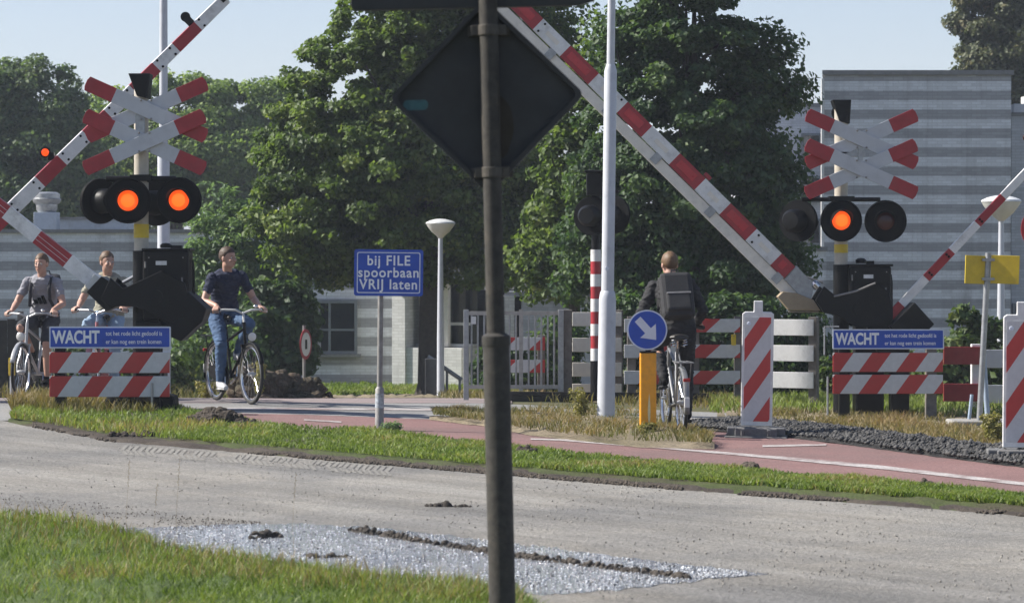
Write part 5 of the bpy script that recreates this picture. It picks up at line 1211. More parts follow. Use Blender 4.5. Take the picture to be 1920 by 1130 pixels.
def fence(name, label, x0, x1, rows, Y, hpx, m_, posts, postm, yaw=0.0, py_top=None, group=None):
    L_ = Loc(x0, Y); t_ = thing(name, label, 'fence', L_.o, rz=yaw, group=group); wd = (L_(x1, 565).x) / max(0.5, math.cos(yaw))
    for k, py in enumerate(rows):
        z = L_(x0, py).z
        b = MB().box((0, 0, 0), (wd, 0.03, hpx * L_.s)).build('board', m_, t_, bevel=0.004); b.location = (wd / 2, -0.06, z)
    for px in posts:
        q = (L_(px, 565).x) / max(.5, math.cos(yaw)); zt = L_(x0, rows[0]).z + hpx * L_.s / 2 + 0.03
        MB().box((q, 0.02, zt / 2 - .1), (0.11, 0.11, zt + .2)).build('post', postm, t_, bevel=0.006)
    return t_
fence('board_fence', 'weathered white plank fence between the gate and the striped post', 1073, 1165, (598, 646, 692, 732), 37.2, 26, CREAM, (1160,), WOODG)
fence('striped_fence', 'red and white striped plank fence behind the cyclist in black', 1170, 1387, (610, 658, 707), 36.2, 25, STRIPE_F, (1184, 1303, 1385), WOODG)
fence('striped_fence', 'short red and white striped planks seen through the metal gate bars', 950, 1022, (644, 686), 40.0, 24, STRIPE_F, (1015,), WOODG)
fence('board_fence', 'sunlit clean white plank fence right of the left striped beacon', 1436, 1524, (613, 661, 711), 35.4, 30, WHITE, (1521,), WOODG, yaw=R(-24))
fence('board_fence', 'two faded red planks right of the right warning board', 1768, 1838, (666, 735), 34.0, 33, mat('faded_red_paint', (0.30, 0.025, 0.025), 0.5, var=0.3, dirt=0.4), (1830,), WHITE)
fence('board_fence', 'grey white planks beside the faded red planks at the right', 1840, 1990, (672, 738), 34.6, 34, SIGNGREY, (1985,), WOODG)
q = P(1376, 637, 36.0); mk_ = thing('yellow_tag', 'small yellow tag hanging on the striped fence', 'tag', (q.x, 36.03, q.z - 0.06))
MB().prism(rrect(0.06, 0.14, 0.01, 0, cz=0.06), (0, 0.012, 0)).build('plate', YELLOW, mk_); MB().lathe([(.008, 0), (.008, .006), (0, .008)], (0, 0, 0.11), (0, -1, 0), 10).build('screw', GREYP, mk_)
# signal cable trough and rails glimpsed under the gate
mb = MB()
RAIL = mat('dark_rail_steel', (0.03, 0.026, 0.023), 0.6, 0.3, var=0.4)
for dy in (0.0,):
    a = base(955, 36.0); b = base(1330, 36.0)
    mb.prism([(0, 0, -0.05), (0, .14, -0.05), (0, .14, -0.03), (0, .085, -.01), (0, .085, .08), (0, .105, .09), (0, .105, .13), (0, .035, .13), (0, .035, .09), (0, .055, .08), (0, .055, -.01), (0, 0, -.03)], (b.x - a.x, 0, b.z - a.z))
rl_ = thing('rail', 'dark steel rail lying below the metal gate', 'rail', base(955, 36.0)); mb.build('rail_profile', RAIL, rl_)

# stair handrail and dark post near the lamp
LH = Loc(805, 46.2)
hr = thing('handrail', 'dark sloping handrail beside the slim street lamp', 'handrail', LH.o)
mb = MB(); mb.tube([LH(802, 668), LH(866, 712)], 0.035, 10); mb.build('rail', FRAMEG, hr, smooth=True)
for px in (838, 862):
    a = LH(px, interp([(802, 668), (866, 712)], px)); MB().tube([(a.x, 0, -.1), a], 0.022, 8).build('post', FRAMEG, hr, smooth=True)
q = LH(812, 690); MB().box((q.x, 0, LH(812, 672).z / 2 - .05), (0.26, 0.2, LH(812, 672).z + .1)).build('newel', mat('dark_newel', (0.04, 0.042, 0.045), 0.7), hr, bevel=.01)
# round sign seen nearly edge-on
LZ = Loc(570, 47.0)
rs = thing('round_sign', 'small round red rimmed sign seen nearly edge on by the mulch heap', 'traffic sign', LZ.o)
mb = MB(); mb.tube([(0, 0, -.1), (0, 0, LZ(570, 610).z)], 0.025, 12); mb.build('pole', GREYP, rs, smooth=True)
M_ = Matrix.Rotation(R(72), 3, 'Z') @ Vector((0, -1, 0)); c = LZ(573, 645); c = c + Vector((0, -.05, 0)); r = 0.255
d_ = MB().lathe([(0, 0), (r, 0), (r, 0.01), (0, 0.01)], c, M_, 36).build('disc', RED, rs)
e_ = MB().lathe([(r * .78, 0.010), (r * .78, .013), (0, .013)], c, M_, 36).build('white_field', WHITE, d_)
MB().box(c + M_ * 0.0145, (0.003, 0.09, 0.16), Matrix.Rotation(R(72) - PI / 2, 3, 'Z')).build('symbol', BLACK, d_)
# little yellow marker post
LY = Loc(22, 38.0); ym = thing('marker_post', 'short grey marker post with yellow top at the far left', 'marker post', LY.o)
z = LY(22, 672).z; MB().tube([(0, 0, -.1), (0, 0, z - .2)], 0.03, 14).build('post', GALV, ym, smooth=True); MB().box((0, 0, z - .11), (0.08, 0.07, 0.24)).build('top', YELLOW, ym, bevel=.008)
# yellow signs seen from behind, on a leaning temporary post
LG = Loc(1836, 31.6)
yg = thing('yellow_sign', 'pair of plain yellow sign backs on a leaning grey temporary post', 'traffic sign', LG.o)
b0 = LG(1836, 790); b0.z = 0.03; tp = LG(1853, 474)
MB().tube([b0, tp], 0.034, 14).build('pole', GALV, yg, smooth=True)
ang = R(3.0); rot = Matrix.Rotation(R(2.5), 3, 'Y')
for x0, x1, yw, dy in ((1807, 1848, R(22), .03), (1857, 1909, R(-10), .03)):
    c = (LG(x0, 478) + LG(x1, 533)) / 2; c.y = -0.05
    MB().box(c, ((x1 - x0) * LG.s / math.cos(yw), 0.015, 53 * LG.s), Matrix.Rotation(yw, 3, 'Z') @ Matrix.Rotation(R(2), 3, 'Y')).build('panel', YELLOW, yg, bevel=0.004)
mb = MB()
for py in (487, 523): mb.box(LG(1852, py, -.03), (0.14, 0.03, 0.03))
mb.build('clamp', GALV, yg)
MB().tube([LG(1848, 660, .15), LG(1856, 783, .15)], 0.03, 12).tube([LG(1825, 740, .1), LG(1820, 786, .1)], 0.02, 10).build('brace', mat('pale_blue_steel', (0.34, 0.42, 0.52), 0.5, 0.2), yg, smooth=True)
MB().box((0.05, 0.1, 0.03), (0.75, 0.5, 0.10)).build('foot_plate', CONC, yg, bevel=0.02)
# red round sign cut by the right edge
LX = Loc(1958, 31.0)
rx = thing('round_sign', 'round red sign cut off by the right edge of the picture', 'traffic sign', LX.o)
MB().tube([(0, 0, -.2), (0, 0, LX(1958, 382).z)], 0.03, 16).build('pole', GALV, rx, smooth=True)
c = LX(1958, 429); r = 45.5 * LX.s; d_ = MB().lathe([(0, 0), (r, 0), (r, .014), (0, .014)], c + Vector((0, -.05, 0)), (0, -1, 0), 44).build('disc', REDB, rx)
MB().box(c + Vector((0, -.0665, 0)), (r * 1.3, .003, r * .3)).build('bar', SIGNW, d_)
# small lamp at the tip of the thin boom's neighbour
LT = Loc(1925, 33.6); tl = thing('warning_lamp', 'small dark red lamp on a thin stalk at the right edge', 'warning lamp', LT.o)
z = LT(1925, 258).z; MB().tube([(0.03, 0, -.2), (0.03, 0, z)], .022, 10).build('stalk', GALV, tl, smooth=True); MB().ball((0.0, -.02, z), (.055, .06, .055), 16, 10).build('lamp_head', BLACK, tl, smooth=True); MB().ball((-.03, -.045, z), (.03, .03, .035), 12, 8).build('lens', DARKLENS, tl, smooth=True)
# ------------------------------------------------------------------ bicycles
SADDLE = mat('black_saddle', (0.02, 0.018, 0.016), 0.5)
REDLENS = mat('red_rear_lens', (0.35, 0.01, 0.01), 0.2)
CLEARLENS = mat('clear_headlight', (0.75, 0.75, 0.72), 0.15, var=0.05, dirt=0.05)
RW = 0.345; FA = Vector((0.65, 0, RW)); RA = Vector((-0.45, 0, RW)); BBK = Vector((0.02, 0, 0.30))
BAR = lambda sw, z: [Vector((0.30 - sw, 0.33, z)), Vector((0.37 - sw * .5, 0.22, z + .015)), Vector((0.41, 0.10, z + .01)), Vector((0.38, 0, z - .03)), Vector((0.41, -.10, z + .01)), Vector((0.37 - sw * .5, -.22, z + .015)), Vector((0.30 - sw, -.33, z))]
def bicycle(label, loc, rz, fm, barm, guard=None, tyre_side=None, rack=None, z_bar=1.06, steer=0.0, crank=-90, sweep=0.0):
    b = thing('bicycle', label, 'bicycle', loc, rz, 'bicycles at the crossing')
    def wheel(c, st):
        M = Matrix.Rotation(st, 3, 'Z'); ax = M @ Vector((0, 1, 0))
        h = MB().tube([c - ax * .05, c - ax * .03, c + ax * .03, c + ax * .05], [.012, .026, .026, .012], 12).build('wheel', SILVER, b, smooth=True)
        MB().ring(c, ax, RW - .02, .020, 44, tseg=10).build('tyre', RUBBER, h, smooth=True)
        MB().ring(c, ax, RW - .045, .013, 44, tseg=8, asp=1.1).build('rim', CHROME, h, smooth=True)
        mb = MB(); e1 = ax.orthogonal().normalized(); e2 = ax.cross(e1)
        for i in range(28):
            a = 2 * PI * i / 28; a2 = a + 0.45 * (1 if i % 4 < 2 else -1); s_ = .025 if i % 2 else -.025
            mb.tube([c + ax * s_ + (e1 * math.cos(a2) + e2 * math.sin(a2)) * .024, c + (e1 * math.cos(a) + e2 * math.sin(a)) * (RW - .055)], .0016, 4, cap=False)
        mb.build('spokes', CHROME, h)
    wheel(FA, steer); wheel(RA, 0)
    V3 = Vector
    mb = MB()
    mb.tube([V3((.425, 0, .93)), V3((.475, 0, .62))], .019, 12); mb.tube([V3((.435, 0, .86)), V3((-.11, 0, .70))], .016, 10); mb.tube([V3((.465, 0, .66)), BBK], .018, 10)
    mb.tube([BBK, V3((-.165, 0, .90))], .017, 10); mb.tube([BBK - V3((0, .05, 0)), BBK + V3((0, .05, 0))], .022, 12)
    for s_ in (-1, 1):
        mb.tube([BBK + V3((-.02, .03 * s_, 0)), RA + V3((0, .058 * s_, 0))], .010, 8); mb.tube([V3((-.15, .015 * s_, .84)), RA + V3((0, .058 * s_, 0))], .009, 8)
    mb.build('frame', fm, b, smooth=True)
    mb = MB(); M = Matrix.Rotation(steer, 3, 'Z')
    for s_ in (-1, 1): mb.tube([V3((.48, .045 * s_, .66)), V3((.52, .052 * s_, .56)), FA + V3((-.02, .052 * s_, .10)), FA + V3((0, .052 * s_, 0))], [.014, .013, .010, .009], 8)
    mb.box(V3((.48, 0, .665)), (.05, .12, .03)); mb.build('fork', fm, b, smooth=True)
    bars = BAR(sweep, z_bar); hb = MB()
    pts = []
    for i in range(len(bars) - 1):
        for k in range(4): pts.append(bars[i].lerp(bars[i + 1], k / 4))
    pts.append(bars[-1]); hb.tube(pts, .0125, 10); hb.tube([V3((.425, 0, .93)), V3((.40, 0, z_bar - .03)), V3((.385, 0, z_bar - .02))], .014, 10)
    h = hb.build('handlebar', barm, b, smooth=True)
    for s_ in (0, 1):
        p0, p1 = (bars[0], bars[1]) if s_ == 0 else (bars[-1], bars[-2]); d = (p1 - p0).normalized()
        MB().tube([p0 - d * .01, p0 + d * .10], .018, 10).build('grip', RUBBER, h, smooth=True)
    mb = MB(); mb.tube([bars[1] + V3((.03, 0, -.01)), bars[0] + V3((.06, 0, -.015))], .005, 6); mb.tube([bars[-2] + V3((.03, 0, -.01)), bars[-1] + V3((.06, 0, -.015))], .005, 6); mb.build('brake_lever', CHROME, h, smooth=True)
    mb = MB(); mb.ball(bars[1] + V3((0, -.05, .035)), (.028, .028, .02), 14, 8); mb.build('bell', CHROME, h, smooth=True)
    MB().tube([V3((-.165, 0, .88)), V3((-.19, 0, .965))], .013, 10).build('seat_post', CHROME, b, smooth=True)
    mb = MB(); mb.tube([V3((-.34, 0, 1.0)), V3((-.30, 0, .995)), V3((-.22, 0, .99)), V3((-.10, 0, .985)), V3((-.03, 0, .975))], [(.06, .02), (.10, .035), (.085, .035), (.035, .028), (.018, .018)], 16, lat=(0, 1, 0)); sd = mb.build('saddle', SADDLE, b, smooth=True)
    mb = MB()
    for s_ in (-1, 1):
        pp = [V3((-.30 + .022 * math.cos(q * 1.1), .055 * s_ + .022 * math.sin(q * 1.1), .905 + .0045 * q)) for q in range(18)]; mb.tube(pp, .005, 6); mb.tube([V3((-.30, .055 * s_, .90)), V3((-.16, .02 * s_, .915)), V3((-.05, .012 * s_, .955))], .005, 6)
    mb.build('spring', CHROME, sd, smooth=True)
    def guard_arc(c, a0, a1, m_, r=RW + .012):
        vs = []; fs = []; n = 20
        for i in range(n + 1):
            a = R(a0 + (a1 - a0) * i / n); e = V3((math.cos(a), 0, math.sin(a)))
            for y, d in ((-.030, -.012), (-.018, .006), (0, .010), (.018, .006), (.030, -.012)): vs.append(c + e * (r + d) + V3((0, y, 0)))
        for i in range(n):
            for k in range(4): fs.append((i * 5 + k, i * 5 + k + 1, i * 5 + 6 + k, i * 5 + 5 + k))
        o = MB().add(vs, fs).build('mudguard', m_, b, smooth=True); sm = o.modifiers.new('t', 'SOLIDIFY'); sm.thickness = .002
        return o
    rg = guard_arc(RA, 40, 196, guard or fm); guard_arc(FA, 20, 165, guard or fm)
    mb = MB(); mb.box(RA + V3((-.36, 0, .02)), (.02, .05, .10)); mb.build('reflector_flap', WHITE, rg, bevel=.004)
    mb = MB(); mb.box(RA + V3((-.345, 0, .24)), (.03, .07, .035)); mb.build('rear_light', REDLENS, b, bevel=.008)
    mb = MB(); mb.lathe([(.02, -.06), (.048, -.02), (.055, .01), (.05, .015)], V3((.66, 0, .77)), (1, 0, -.08), 20); hl = mb.build('headlight', BLACK if fm is not SILVER else SILVER, b, smooth=True)
    MB().lathe([(.05, .015), (.035, .022), (0, .025)], V3((.66, 0, .77)), (1, 0, -.08), 20).build('lens', CLEARLENS, hl, smooth=True)
    MB().tube([V3((.50, 0, .80)), V3((.62, 0, .765))], .008, 8).build('light_bracket', fm, b)
    # crankset, pedals and chain case
    ca = R(crank); arm = V3((math.cos(ca), 0, math.sin(ca))) * .17
    mb = MB(); mb.lathe([(.09, -.004), (.09, .004), (.07, .004)], BBK + V3((0, -.055, 0)), (0, 1, 0), 28); mb.tube([BBK + V3((0, -.075, 0)), BBK + arm + V3((0, -.085, 0))], .011, 8); mb.tube([BBK + V3((0, -.08, 0)), BBK + V3((0, .07, 0))], .012, 8); mb.tube([BBK + V3((0, .065, 0)), BBK - arm + V3((0, .085, 0))], .011, 8)
    ck = mb.build('crankset', CHROME, b, smooth=True)
    for s_, q in ((-1, arm), (1, -arm)): MB().box(BBK + q + V3((0, s_ * .13, 0)), (.085, .08, .022)).build('pedal', RUBBER, ck, bevel=.005)
    cc = [BBK + V3((.12 * math.cos(R(a)), -.062, .12 * math.sin(R(a)))) for a in range(-90, 91, 20)] + [RA + V3((.07 * math.cos(R(a)), -.062, .07 * math.sin(R(a)))) for a in range(90, 271, 20)]
    MB().prism(cc, (0, -.012, 0)).build('chain_case', BLACK if guard is None else guard, b, bevel=.004)
    if rack is not None:
        mb = MB()
        for y in (-.07, 0, .07): mb.tube([V3((-.20, y * .6, .745)), V3((-.30, y, .755)), V3((-.78, y, .755))], .006, 6)
        for x in (-.32, -.55, -.78): mb.tube([V3((x, -.075, .755)), V3((x, .075, .755))], .006, 6)
        for s_ in (-1, 1): mb.tube([V3((-.62, .07 * s_, .752)), RA + V3((0, .065 * s_, 0))], .006, 6)
        mb.build('rear_rack', rack, b, smooth=True)
    MB().tube([V3((-.02, .06, .27)), V3((-.20, .10, .22)), V3((-.30, .12, .20))], .009, 8).build('kickstand', CHROME, b)
    return b, bars, BBK + arm + V3((0, -.13, 0)), BBK - arm + V3((0, .13, 0))

# ------------------------------------------------------------------ riders
SKIN = mat('skin', (0.46, 0.27, 0.20), 0.5, var=0.12, scale=14, dirt=0.0)
HAIRB = mat('brown_hair', (0.06, 0.032, 0.016), 0.6, var=0.4, scale=60)
HAIRL = mat('light_brown_hair', (0.11, 0.06, 0.028), 0.6, var=0.4, scale=60)
def cloth(name, c, var=0.25): return mat(name, c, 0.85, var=var, scale=9, dirt=0.1, bmp=0.25)
def ik(p0, p1, l0, l1, pole):
    d = p1 - p0; L = min(d.length, (l0 + l1) * .999); dn = d.normalized(); a = (l0 * l0 - l1 * l1 + L * L) / (2 * L); h = math.sqrt(max(0, l0 * l0 - a * a))
    q = pole - dn * pole.dot(dn); q.normalize(); return p0 + dn * a + q * h, p0 + dn * L
def fuse(mb, name, m_, parent, voxel, smooth=5, folds=0.0):
    o = mb.build(name, m_, None); r = o.modifiers.new('r', 'REMESH'); r.mode = 'VOXEL'; r.voxel_size = voxel; s_ = o.modifiers.new('s', 'SMOOTH'); s_.iterations = smooth; s_.factor = .5
    dg = bpy.context.evaluated_depsgraph_get(); me = bpy.data.meshes.new_from_object(o.evaluated_get(dg)); me.name = name; bpy.data.objects.remove(o)
    if folds:
        for v, nn_ in zip(me.vertices, [tuple(v.normal) for v in me.vertices]):
            c = v.co; a = noise.noise((c.x * 9 + 3, c.y * 9, c.z * 22)) + 0.6 * noise.noise((c.x * 22, c.y * 22 + 5, c.z * 40)); a = abs(a) * 1.6 - 0.35
            v.co = c + Vector(nn_) * folds * a
    me.shade_smooth(); q = bpy.data.objects.new(name, me); col.objects.link(q); q.parent = parent
    return q
def limb(mb, pts, rad, seg=14):
    mb.tube(pts, rad, seg)
    for p_, r_ in zip(pts, rad): mb.ball(p_, r_ * .99, 12, 8)
def torso(mb, H, u, fw, k, h=0.50):
    """elliptical sections from pelvis to shoulders; k = clothing thickness"""
    sec = [(-.10, .13, .095), (-.02, .168, .118), (.06, .165, .115), (.17, .142, .103), (.30, .160, .115), (.40, .178, .112), (.47, .165, .095), (.52, .10, .07)]
    pts = []; rad = []
    for z, rx, ry in sec: pts.append(H + u * z - fw * (.035 * math.sin(PI * max(0, min(1, z / .5))))); rad.append((rx + k, ry + k))
    mb.tube(pts, rad, 22, lat=(0, 1, 0))
def rider(label, loc, rz, bars, pr, pl, lean, hip=(-.22, 0, 1.02), roll=0.0, head_yaw=0.0, head_pitch=0.0, shirt=None, sleeve=0.31, legs=None, leg_to=1.0, shoe=None, hair=None, hands=(1, 1), up_hand=None, scale=1.0):
    p = thing('person', label, 'person', loc, rz, 'cyclists at the crossing')
    V3 = Vector; H = V3(hip); u = V3((math.sin(lean), math.sin(roll), math.cos(lean))).normalized(); lat = V3((0, 1, 0)); lat = (lat - u * lat.dot(u)).normalized(); fw = lat.cross(u)
    S = H + u * .46
    sh = {s_: S + lat * (.185 * s_) + u * .005 for s_ in (-1, 1)}; hp = {s_: H + lat * (.09 * s_) - u * .02 for s_ in (-1, 1)}
    body = MB(); torso(body, H, u, fw, -.004)
    N0 = S + u * .06; hc = N0 + V3((.035 + .03 * math.sin(lean), u.y * .1, .165)); hM = Matrix.Rotation(head_yaw, 3, 'Z') @ Matrix.Rotation(head_pitch, 3, 'Y')
    hx = lambda x, y, z: hc + hM @ V3((x, y, z))
    limb(body, [S + u * .01, N0 + V3((.0, 0, .02)), hx(-.02, 0, -.07)], [.068, .056, .056])
    body.ball(hx(-.012, 0, .025), (.098, .077, .098), 18, 12, rot=hM); body.ball(hx(.012, 0, -.045), (.075, .063, .075), 16, 10, rot=hM); body.ball(hx(.052, 0, -.088), (.03, .032, .028), 12, 8, rot=hM)
    body.tube([hx(.075, 0, .02), hx(.098, 0, -.012), hx(.108, 0, -.032), hx(.085, 0, -.042)], [.011, .014, .017, .013], 10)
    body.ball(hx(.073, 0, -.066), (.02, .03, .014), 10, 6, rot=hM)
    for s_ in (-1, 1):
        body.ball(hx(-.012, .080 * s_, -.008), (.022, .009, .034), 10, 8, rot=hM); body.ball(hx(.066, .034 * s_, -.025), (.025, .022, .02), 8, 6, rot=hM)
    arms = {}
    for s_, g0, g1 in ((1, bars[0], bars[1]), (-1, bars[-1], bars[-2])):
        gx = (g1 - g0).normalized(); C = g0 + gx * .045
        if up_hand and up_hand[0] == s_: C = V3(up_hand[1]); gx = V3((0, -s_, .3)).normalized()
        t = (C - sh[s_]); t = t - gx * t.dot(gx); t.z = 0; t.normalize(); n = V3((0, 0, 1))
        wr = C - t * .065 + n * .05
        el, wr = ik(sh[s_], wr, .295, .255, V3((-.3, s_ * .45, -.7)))
        arms[s_] = (sh[s_], el, wr)
        limb(body, [sh[s_], sh[s_].lerp(el, .5), el, el.lerp(wr, .35), wr], [.056, .050, .041, .041, .027])
        pc = C + n * .034 - t * .012
        body.tube([wr, pc - t * .03, pc + t * .008], [(.028, .022), (.042, .017), (.040, .015)], 12, lat=gx)
        for i in range(4):
            off = (i - 1.5) * .0215; L_ = (.9, 1.0, .97, .8)[i]
            pts = []
            for a in (95, 45, 0, -50, -50 - 60 * L_): pts.append(C + gx * (off * -s_ * -1) + (t * math.cos(R(a)) + n * math.sin(R(a))) * (.030))
            body.tube([pc + gx * off] + pts, [.010, .0095, .009, .0085, .008, .007], 8)
        th = [pc - t * .03 + gx * .03, C + gx * .05 - t * .024 + n * .012, C + gx * .056 - t * .018 - n * .012, C + gx * .052 + t * .0 - n * .024]
        body.tube(th, [.013, .011, .010, .008], 8)
    lg = {}
    for s_, pd in ((1, pl), (-1, pr)):
        an = pd + V3((-.07, -s_ * .012, .10)); kn, an = ik(hp[s_], an, .445, .435, V3((1, s_ * .16, .25))); lg[s_] = (hp[s_], kn, an)
        limb(body, [hp[s_], hp[s_].lerp(kn, .5), kn, kn.lerp(an, .3), an], [.088, .074, .056, .055, .037])
    fuse(body, 'body', SKIN, p, .0075, 4)
    # shirt
    mb = MB(); torso(mb, H + u * .02, u, fw, .014)
    for s_ in (-1, 1):
        a, e, w_ = arms[s_]
        if sleeve <= 1: q = a.lerp(e, sleeve / .55 if sleeve < .55 else 1); limb(mb, [a, a.lerp(q, .6), q], [.062, .056, .057])
        else: limb(mb, [a, a.lerp(e, .5), e, e.lerp(w_, .5), e.lerp(w_, .94)], [.072, .064, .055, .052, .042])
    mb.ball(N0 - u * .015, (.075, .078, .03), 14, 8)
    fuse(mb, 'jacket' if sleeve > 1 else 'shirt', shirt, p, .009, 3, .012)
    mb = MB(); mb.tube([H + u * .10, H + u * .02, H - u * .06, H - u * .11], [(.163, .118), (.178, .128), (.172, .122), (.12, .09)], 20, lat=(0, 1, 0))
    for s_ in (-1, 1):
        a, k_, n_ = lg[s_]
        if leg_to >= 1: limb(mb, [a, a.lerp(k_, .5), k_, k_.lerp(n_, .4), k_.lerp(n_, .93)], [.103, .089, .070, .066, .052])
        else: q = a.lerp(k_, .88); limb(mb, [a, a.lerp(q, .5), q], [.105, .096, .088])
    fuse(mb, 'trousers' if leg_to >= 1 else 'shorts', legs, p, .009, 3, .009)
    for s_, pd in ((1, pl), (-1, pr)):
        an = lg[s_][2]; mb = MB(); gz = pd.z + .012
        mb.tube([V3((an.x - .065, an.y, gz + .045)), V3((an.x - .02, an.y, gz + .055)), V3((an.x + .06, an.y, gz + .045)), V3((an.x + .13, an.y, gz + .034)), V3((an.x + .185, an.y, gz + .026))], [(.030, .038), (.038, .048), (.042, .044), (.046, .034), (.028, .022)], 14, lat=(0, 1, 0))
        limb(mb, [an + V3((0, 0, .01)), V3((an.x - .02, an.y, gz + .06))], [.046, .046])
        so = fuse(mb, 'shoe', shoe, p, .009, 2)
        MB().tube([V3((an.x - .07, an.y, gz + .008)), V3((an.x + .06, an.y, gz + .008)), V3((an.x + .185, an.y, gz + .010))], [(.034, .010), (.046, .010), (.030, .010)], 12, lat=(0, 1, 0)).build('sole', mat('shoe_sole', (0.5, 0.5, 0.48), 0.7) if shoe is not BLACKM else RUBBER, so, smooth=True)
    mb = MB(); mb.ball(hx(-.022, 0, .036), (.100, .081, .098), 30, 22, rot=hM)
    h = mb.build('hair', hair, p, smooth=True)
    for v in h.data.vertices:
        d = abs(noise.noise(v.co * 38)) * .009 + abs(noise.noise(Vector((v.co.x * 110, v.co.y * 110, v.co.z * 45)))) * .008; c = v.co - hx(-.022, 0, .036); v.co += c.normalized() * d
        l = hM.inverted() @ (v.co - hc)
        k_ = max(max(0, min(1, (l.x - .01) / .04)) * max(0, min(1, (.060 - l.z) / .03)), max(0, min(1, (l.x + .06) / .04)) * max(0, min(1, (-.012 - l.z) / .03))); v.co -= c * .22 * k_
    mb = MB()
    for s_ in (-1, 1):
        mb.ball(hx(.078, .032 * s_, .004), (.010, .014, .009), 10, 8, m=0, rot=hM); mb.ball(hx(.0855, .032 * s_, .004), (.004, .006, .006), 8, 6, m=1, rot=hM)
        mb.box(hx(.083, .034 * s_, .026), (.008, .028, .004), hM, m=2)
    mb.box(hx(.090, 0, -.064), (.008, .04, .007), hM, m=3)
    mb.build('face', [mat('eye_white', (.6, .58, .55), .3), BLACKM, hair, mat('lips', (.33, .13, .11), .5)], p, smooth=True)
    return p, H, u, fw, S
DULLS = mat('dull_silver_paint', (0.22, 0.225, 0.23), 0.4, 0.4, var=0.25, dirt=0.3)
def at(px, Y): o = base(px, Y); o.z += .012; return o
NAVY = cloth('navy_polo', (0.010, 0.016, 0.045)); JEANS = cloth('blue_denim', (0.055, 0.105, 0.20), .35); LJEANS = cloth('pale_denim', (0.26, 0.36, 0.48), .25)
GREYT = cloth('grey_tshirt', (0.27, 0.27, 0.30)); GSHORT = cloth('dark_grey_shorts', (0.035, 0.037, 0.045)); BLKJ = cloth('black_jacket', (0.016, 0.016, 0.018), .4); BLKT = cloth('black_trousers', (0.010, 0.010, 0.013), .4); OLIVE = cloth('pale_khaki_shirt', (0.30, 0.285, 0.22), .3)
WSHOE = mat('white_shoe', (0.55, 0.56, 0.58), 0.5, dirt=.3)
# rider in navy, coming toward the viewer and a little to the right
l_ = at(432, 32.4); rz = R(-63)
b, bars, pr, pl = bicycle('black city bicycle with pale handlebar ridden by the cyclist in navy', l_, rz, BLACK, mat('pale_bar', (.6, .6, .58), .3), rack=BLACK, crank=-80, sweep=.03)
rider('cyclist in a navy polo shirt and blue jeans with white shoes', l_, rz, bars, pr, pl, R(23), hip=(-.23, 0, 1.02), roll=R(-3), head_yaw=R(28), shirt=NAVY, legs=JEANS, shoe=WSHOE, hair=HAIRB)
# rider in the grey shirt, far left
l_ = at(72, 34.3); rz = R(-99)
b, bars, pr, pl = bicycle('grey bicycle ridden by the cyclist in the grey shirt', l_, rz, SILVER, SILVER, rack=BLACK, crank=115, sweep=.06, z_bar=1.03)
p, H, u, fw, S = rider('cyclist in a grey tee shirt and dark shorts with a backpack', l_, rz, bars, pr, pl, R(17), hip=(-.24, 0, 0.98), head_yaw=R(-5), roll=R(2), shirt=GREYT, legs=GSHORT, leg_to=.5, shoe=BLACKM, hair=HAIRL)
mb = MB()      # three slanted bars on the chest
for k, hgt in enumerate((.05, .075, .10)):
    y0 = -.050 + .055 * k; c = S - u * .20 + fw * .128
    # laid on the front of the shirt
    MB().prism([c + Vector((0, y0 + dy, 0)) + u * dz for dy, dz in ((-.016, -.04), (.016, -.04), (.016 - .35 * hgt, -.04 + hgt), (-.016 - .35 * hgt, -.04 + hgt))], -fw * .03).build('chest_bar', BLACKM, p)
mb = MB()
for s_ in (-1, 1): mb.tube([S + Vector((0, .11 * s_, 0)) + u * .055 - fw * .06, S + Vector((0, .115 * s_, 0)) + u * .065 + fw * .02, S + Vector((0, .12 * s_, 0)) - u * .04 + fw * .122, S + Vector((0, .125 * s_, 0)) - u * .18 + fw * .135, S + Vector((0, .15 * s_, 0)) - u * .28 + fw * .09, S + Vector((0, .12 * s_, 0)) - u * .30 - fw * .10], [(.022, .010)] * 6, 8, lat=(0, 1, 0))
BAGD = cloth('dark_bag_cloth', (0.018, 0.020, 0.028), .3)
def backpack(label, l_, rz, S, u, fw, strapmb, m_, W=.32, Ht=.44):
    t_ = thing('backpack', label, 'backpack', l_, rz)
    M = Matrix((fw, Vector((0, 1, 0)), u)).transposed(); c = S - u * (Ht * .42) - fw * .215
    b_ = MB().box((0, 0, 0), (.15, W, Ht)).build('main_compartment', m_, t_, bevel=.05); b_.matrix_local = Matrix.Translation(c) @ M.to_4x4()
    q = MB().box((0, 0, 0), (.06, W * .78, Ht * .42)).build('front_pocket', m_, t_, bevel=.025); q.matrix_local = Matrix.Translation(c - fw * .088 - u * Ht * .19) @ M.to_4x4()
    q2 = MB().box((0, 0, 0), (.008, W * .74, .018)).build('zip_line', GREYP, q, bevel=.002); q2.location = (-.031, 0, Ht * .16)
    q3 = MB().tube([(0, -.04, Ht * .5 - .01), (0, -.03, Ht * .5 + .04), (0, .03, Ht * .5 + .04), (0, .04, Ht * .5 - .01)], .009, 8).build('grab_handle', m_, b_, smooth=True)
    if strapmb: strapmb.build('shoulder_straps', m_, t_, smooth=True)
    return t_
backpack('dark backpack worn by the cyclist in the grey shirt', l_, rz, S, u, fw, mb, BAGD)
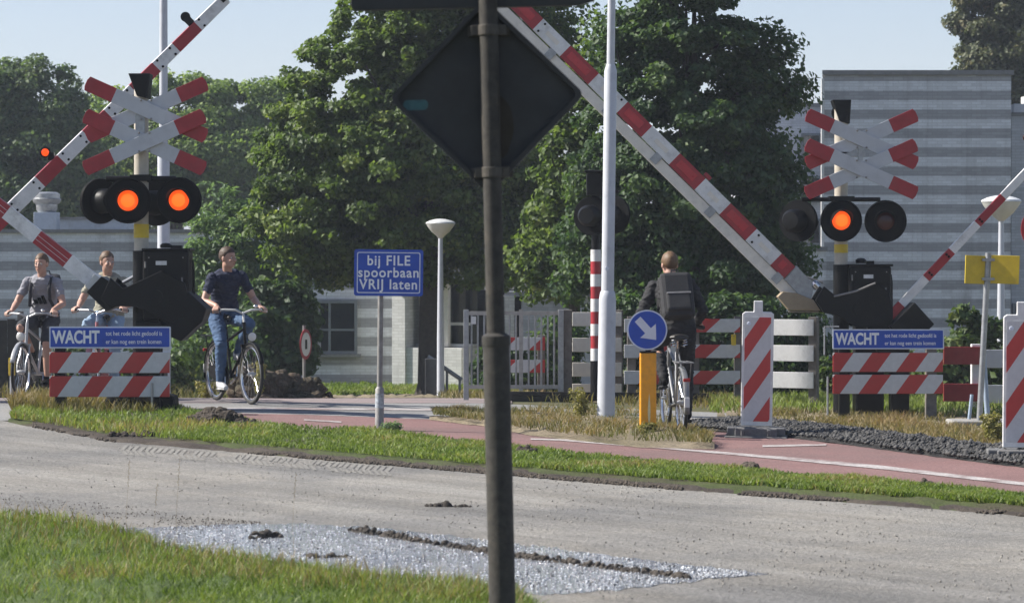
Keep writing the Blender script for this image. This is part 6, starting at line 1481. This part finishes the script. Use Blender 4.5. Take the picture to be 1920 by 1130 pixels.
# rider half hidden behind the left barrier machine
l_ = at(196, 33.4); rz = R(-94)
b, bars, pr, pl = bicycle('pale bicycle half hidden behind the left warning board', l_, rz, mat('dusty_pink_paint', (.42, .16, .17), .4), CHROME, rack=BLACK, crank=100, sweep=.05)
rider('cyclist in pale jeans half hidden behind the left barrier machine', l_, rz, bars, pr, pl, R(20), hip=(-.24, 0, 0.98), roll=R(3), head_yaw=R(35), shirt=OLIVE, legs=LJEANS, shoe=WSHOE, hair=HAIRL)
# rider in black seen from behind
l_ = at(1266, 28.45); rz = R(95)
b, bars, pr, pl = bicycle('silver bicycle ridden away by the cyclist in black', l_, rz, DULLS, DULLS, guard=DULLS, rack=DULLS, crank=-88, sweep=.04, z_bar=1.08)
p, H, u, fw, S = rider('cyclist in black jacket riding away with a black backpack', l_, rz, bars, pr, pl, R(26), hip=(-.16, .0, 1.09), roll=R(4), head_yaw=R(10), head_pitch=R(8), shirt=BLKJ, sleeve=2, legs=BLKT, shoe=BLACKM, hair=mat('sandy_hair', (0.135, 0.075, 0.034), 0.6, var=.4, scale=60))
mb = MB()
for s_ in (-1, 1): mb.tube([S + Vector((0, .10 * s_, 0)) + u * .03 - fw * .14, S + Vector((0, .11 * s_, 0)) + u * .07 - fw * .02, S + Vector((0, .12 * s_, 0)) - u * .03 + fw * .128, S + Vector((0, .14 * s_, 0)) - u * .25 + fw * .12, S + Vector((0, .13 * s_, 0)) - u * .33 - fw * .12], [(.024, .010)] * 5, 8, lat=(0, 1, 0))
backpack('black backpack on the back of the cyclist riding away', l_, rz, S, u, fw, mb, cloth('black_bag_cloth', (0.02, 0.02, 0.022), .3), W=.33, Ht=.50)
# ------------------------------------------------------------------ thin summer haze over the whole place
hz = MB().box((0, 900, 30), (1600, 2100, 66)).build('haze', None)
hz.data.materials.clear(); m = bpy.data.materials.new('summer_haze'); m.use_nodes = True; t = m.node_tree; t.nodes.clear()
pv = t.nodes.new('ShaderNodeVolumePrincipled'); pv.inputs['Color'].default_value = (0.80, 0.88, 1.0, 1); pv.inputs['Density'].default_value = 0.00065
mo = t.nodes.new('ShaderNodeOutputMaterial'); t.links.new(pv.outputs[0], mo.inputs['Volume']); hz.data.materials.append(m)
tag(hz, 'thin pale haze in the air over the crossing', 'haze', kind='stuff')
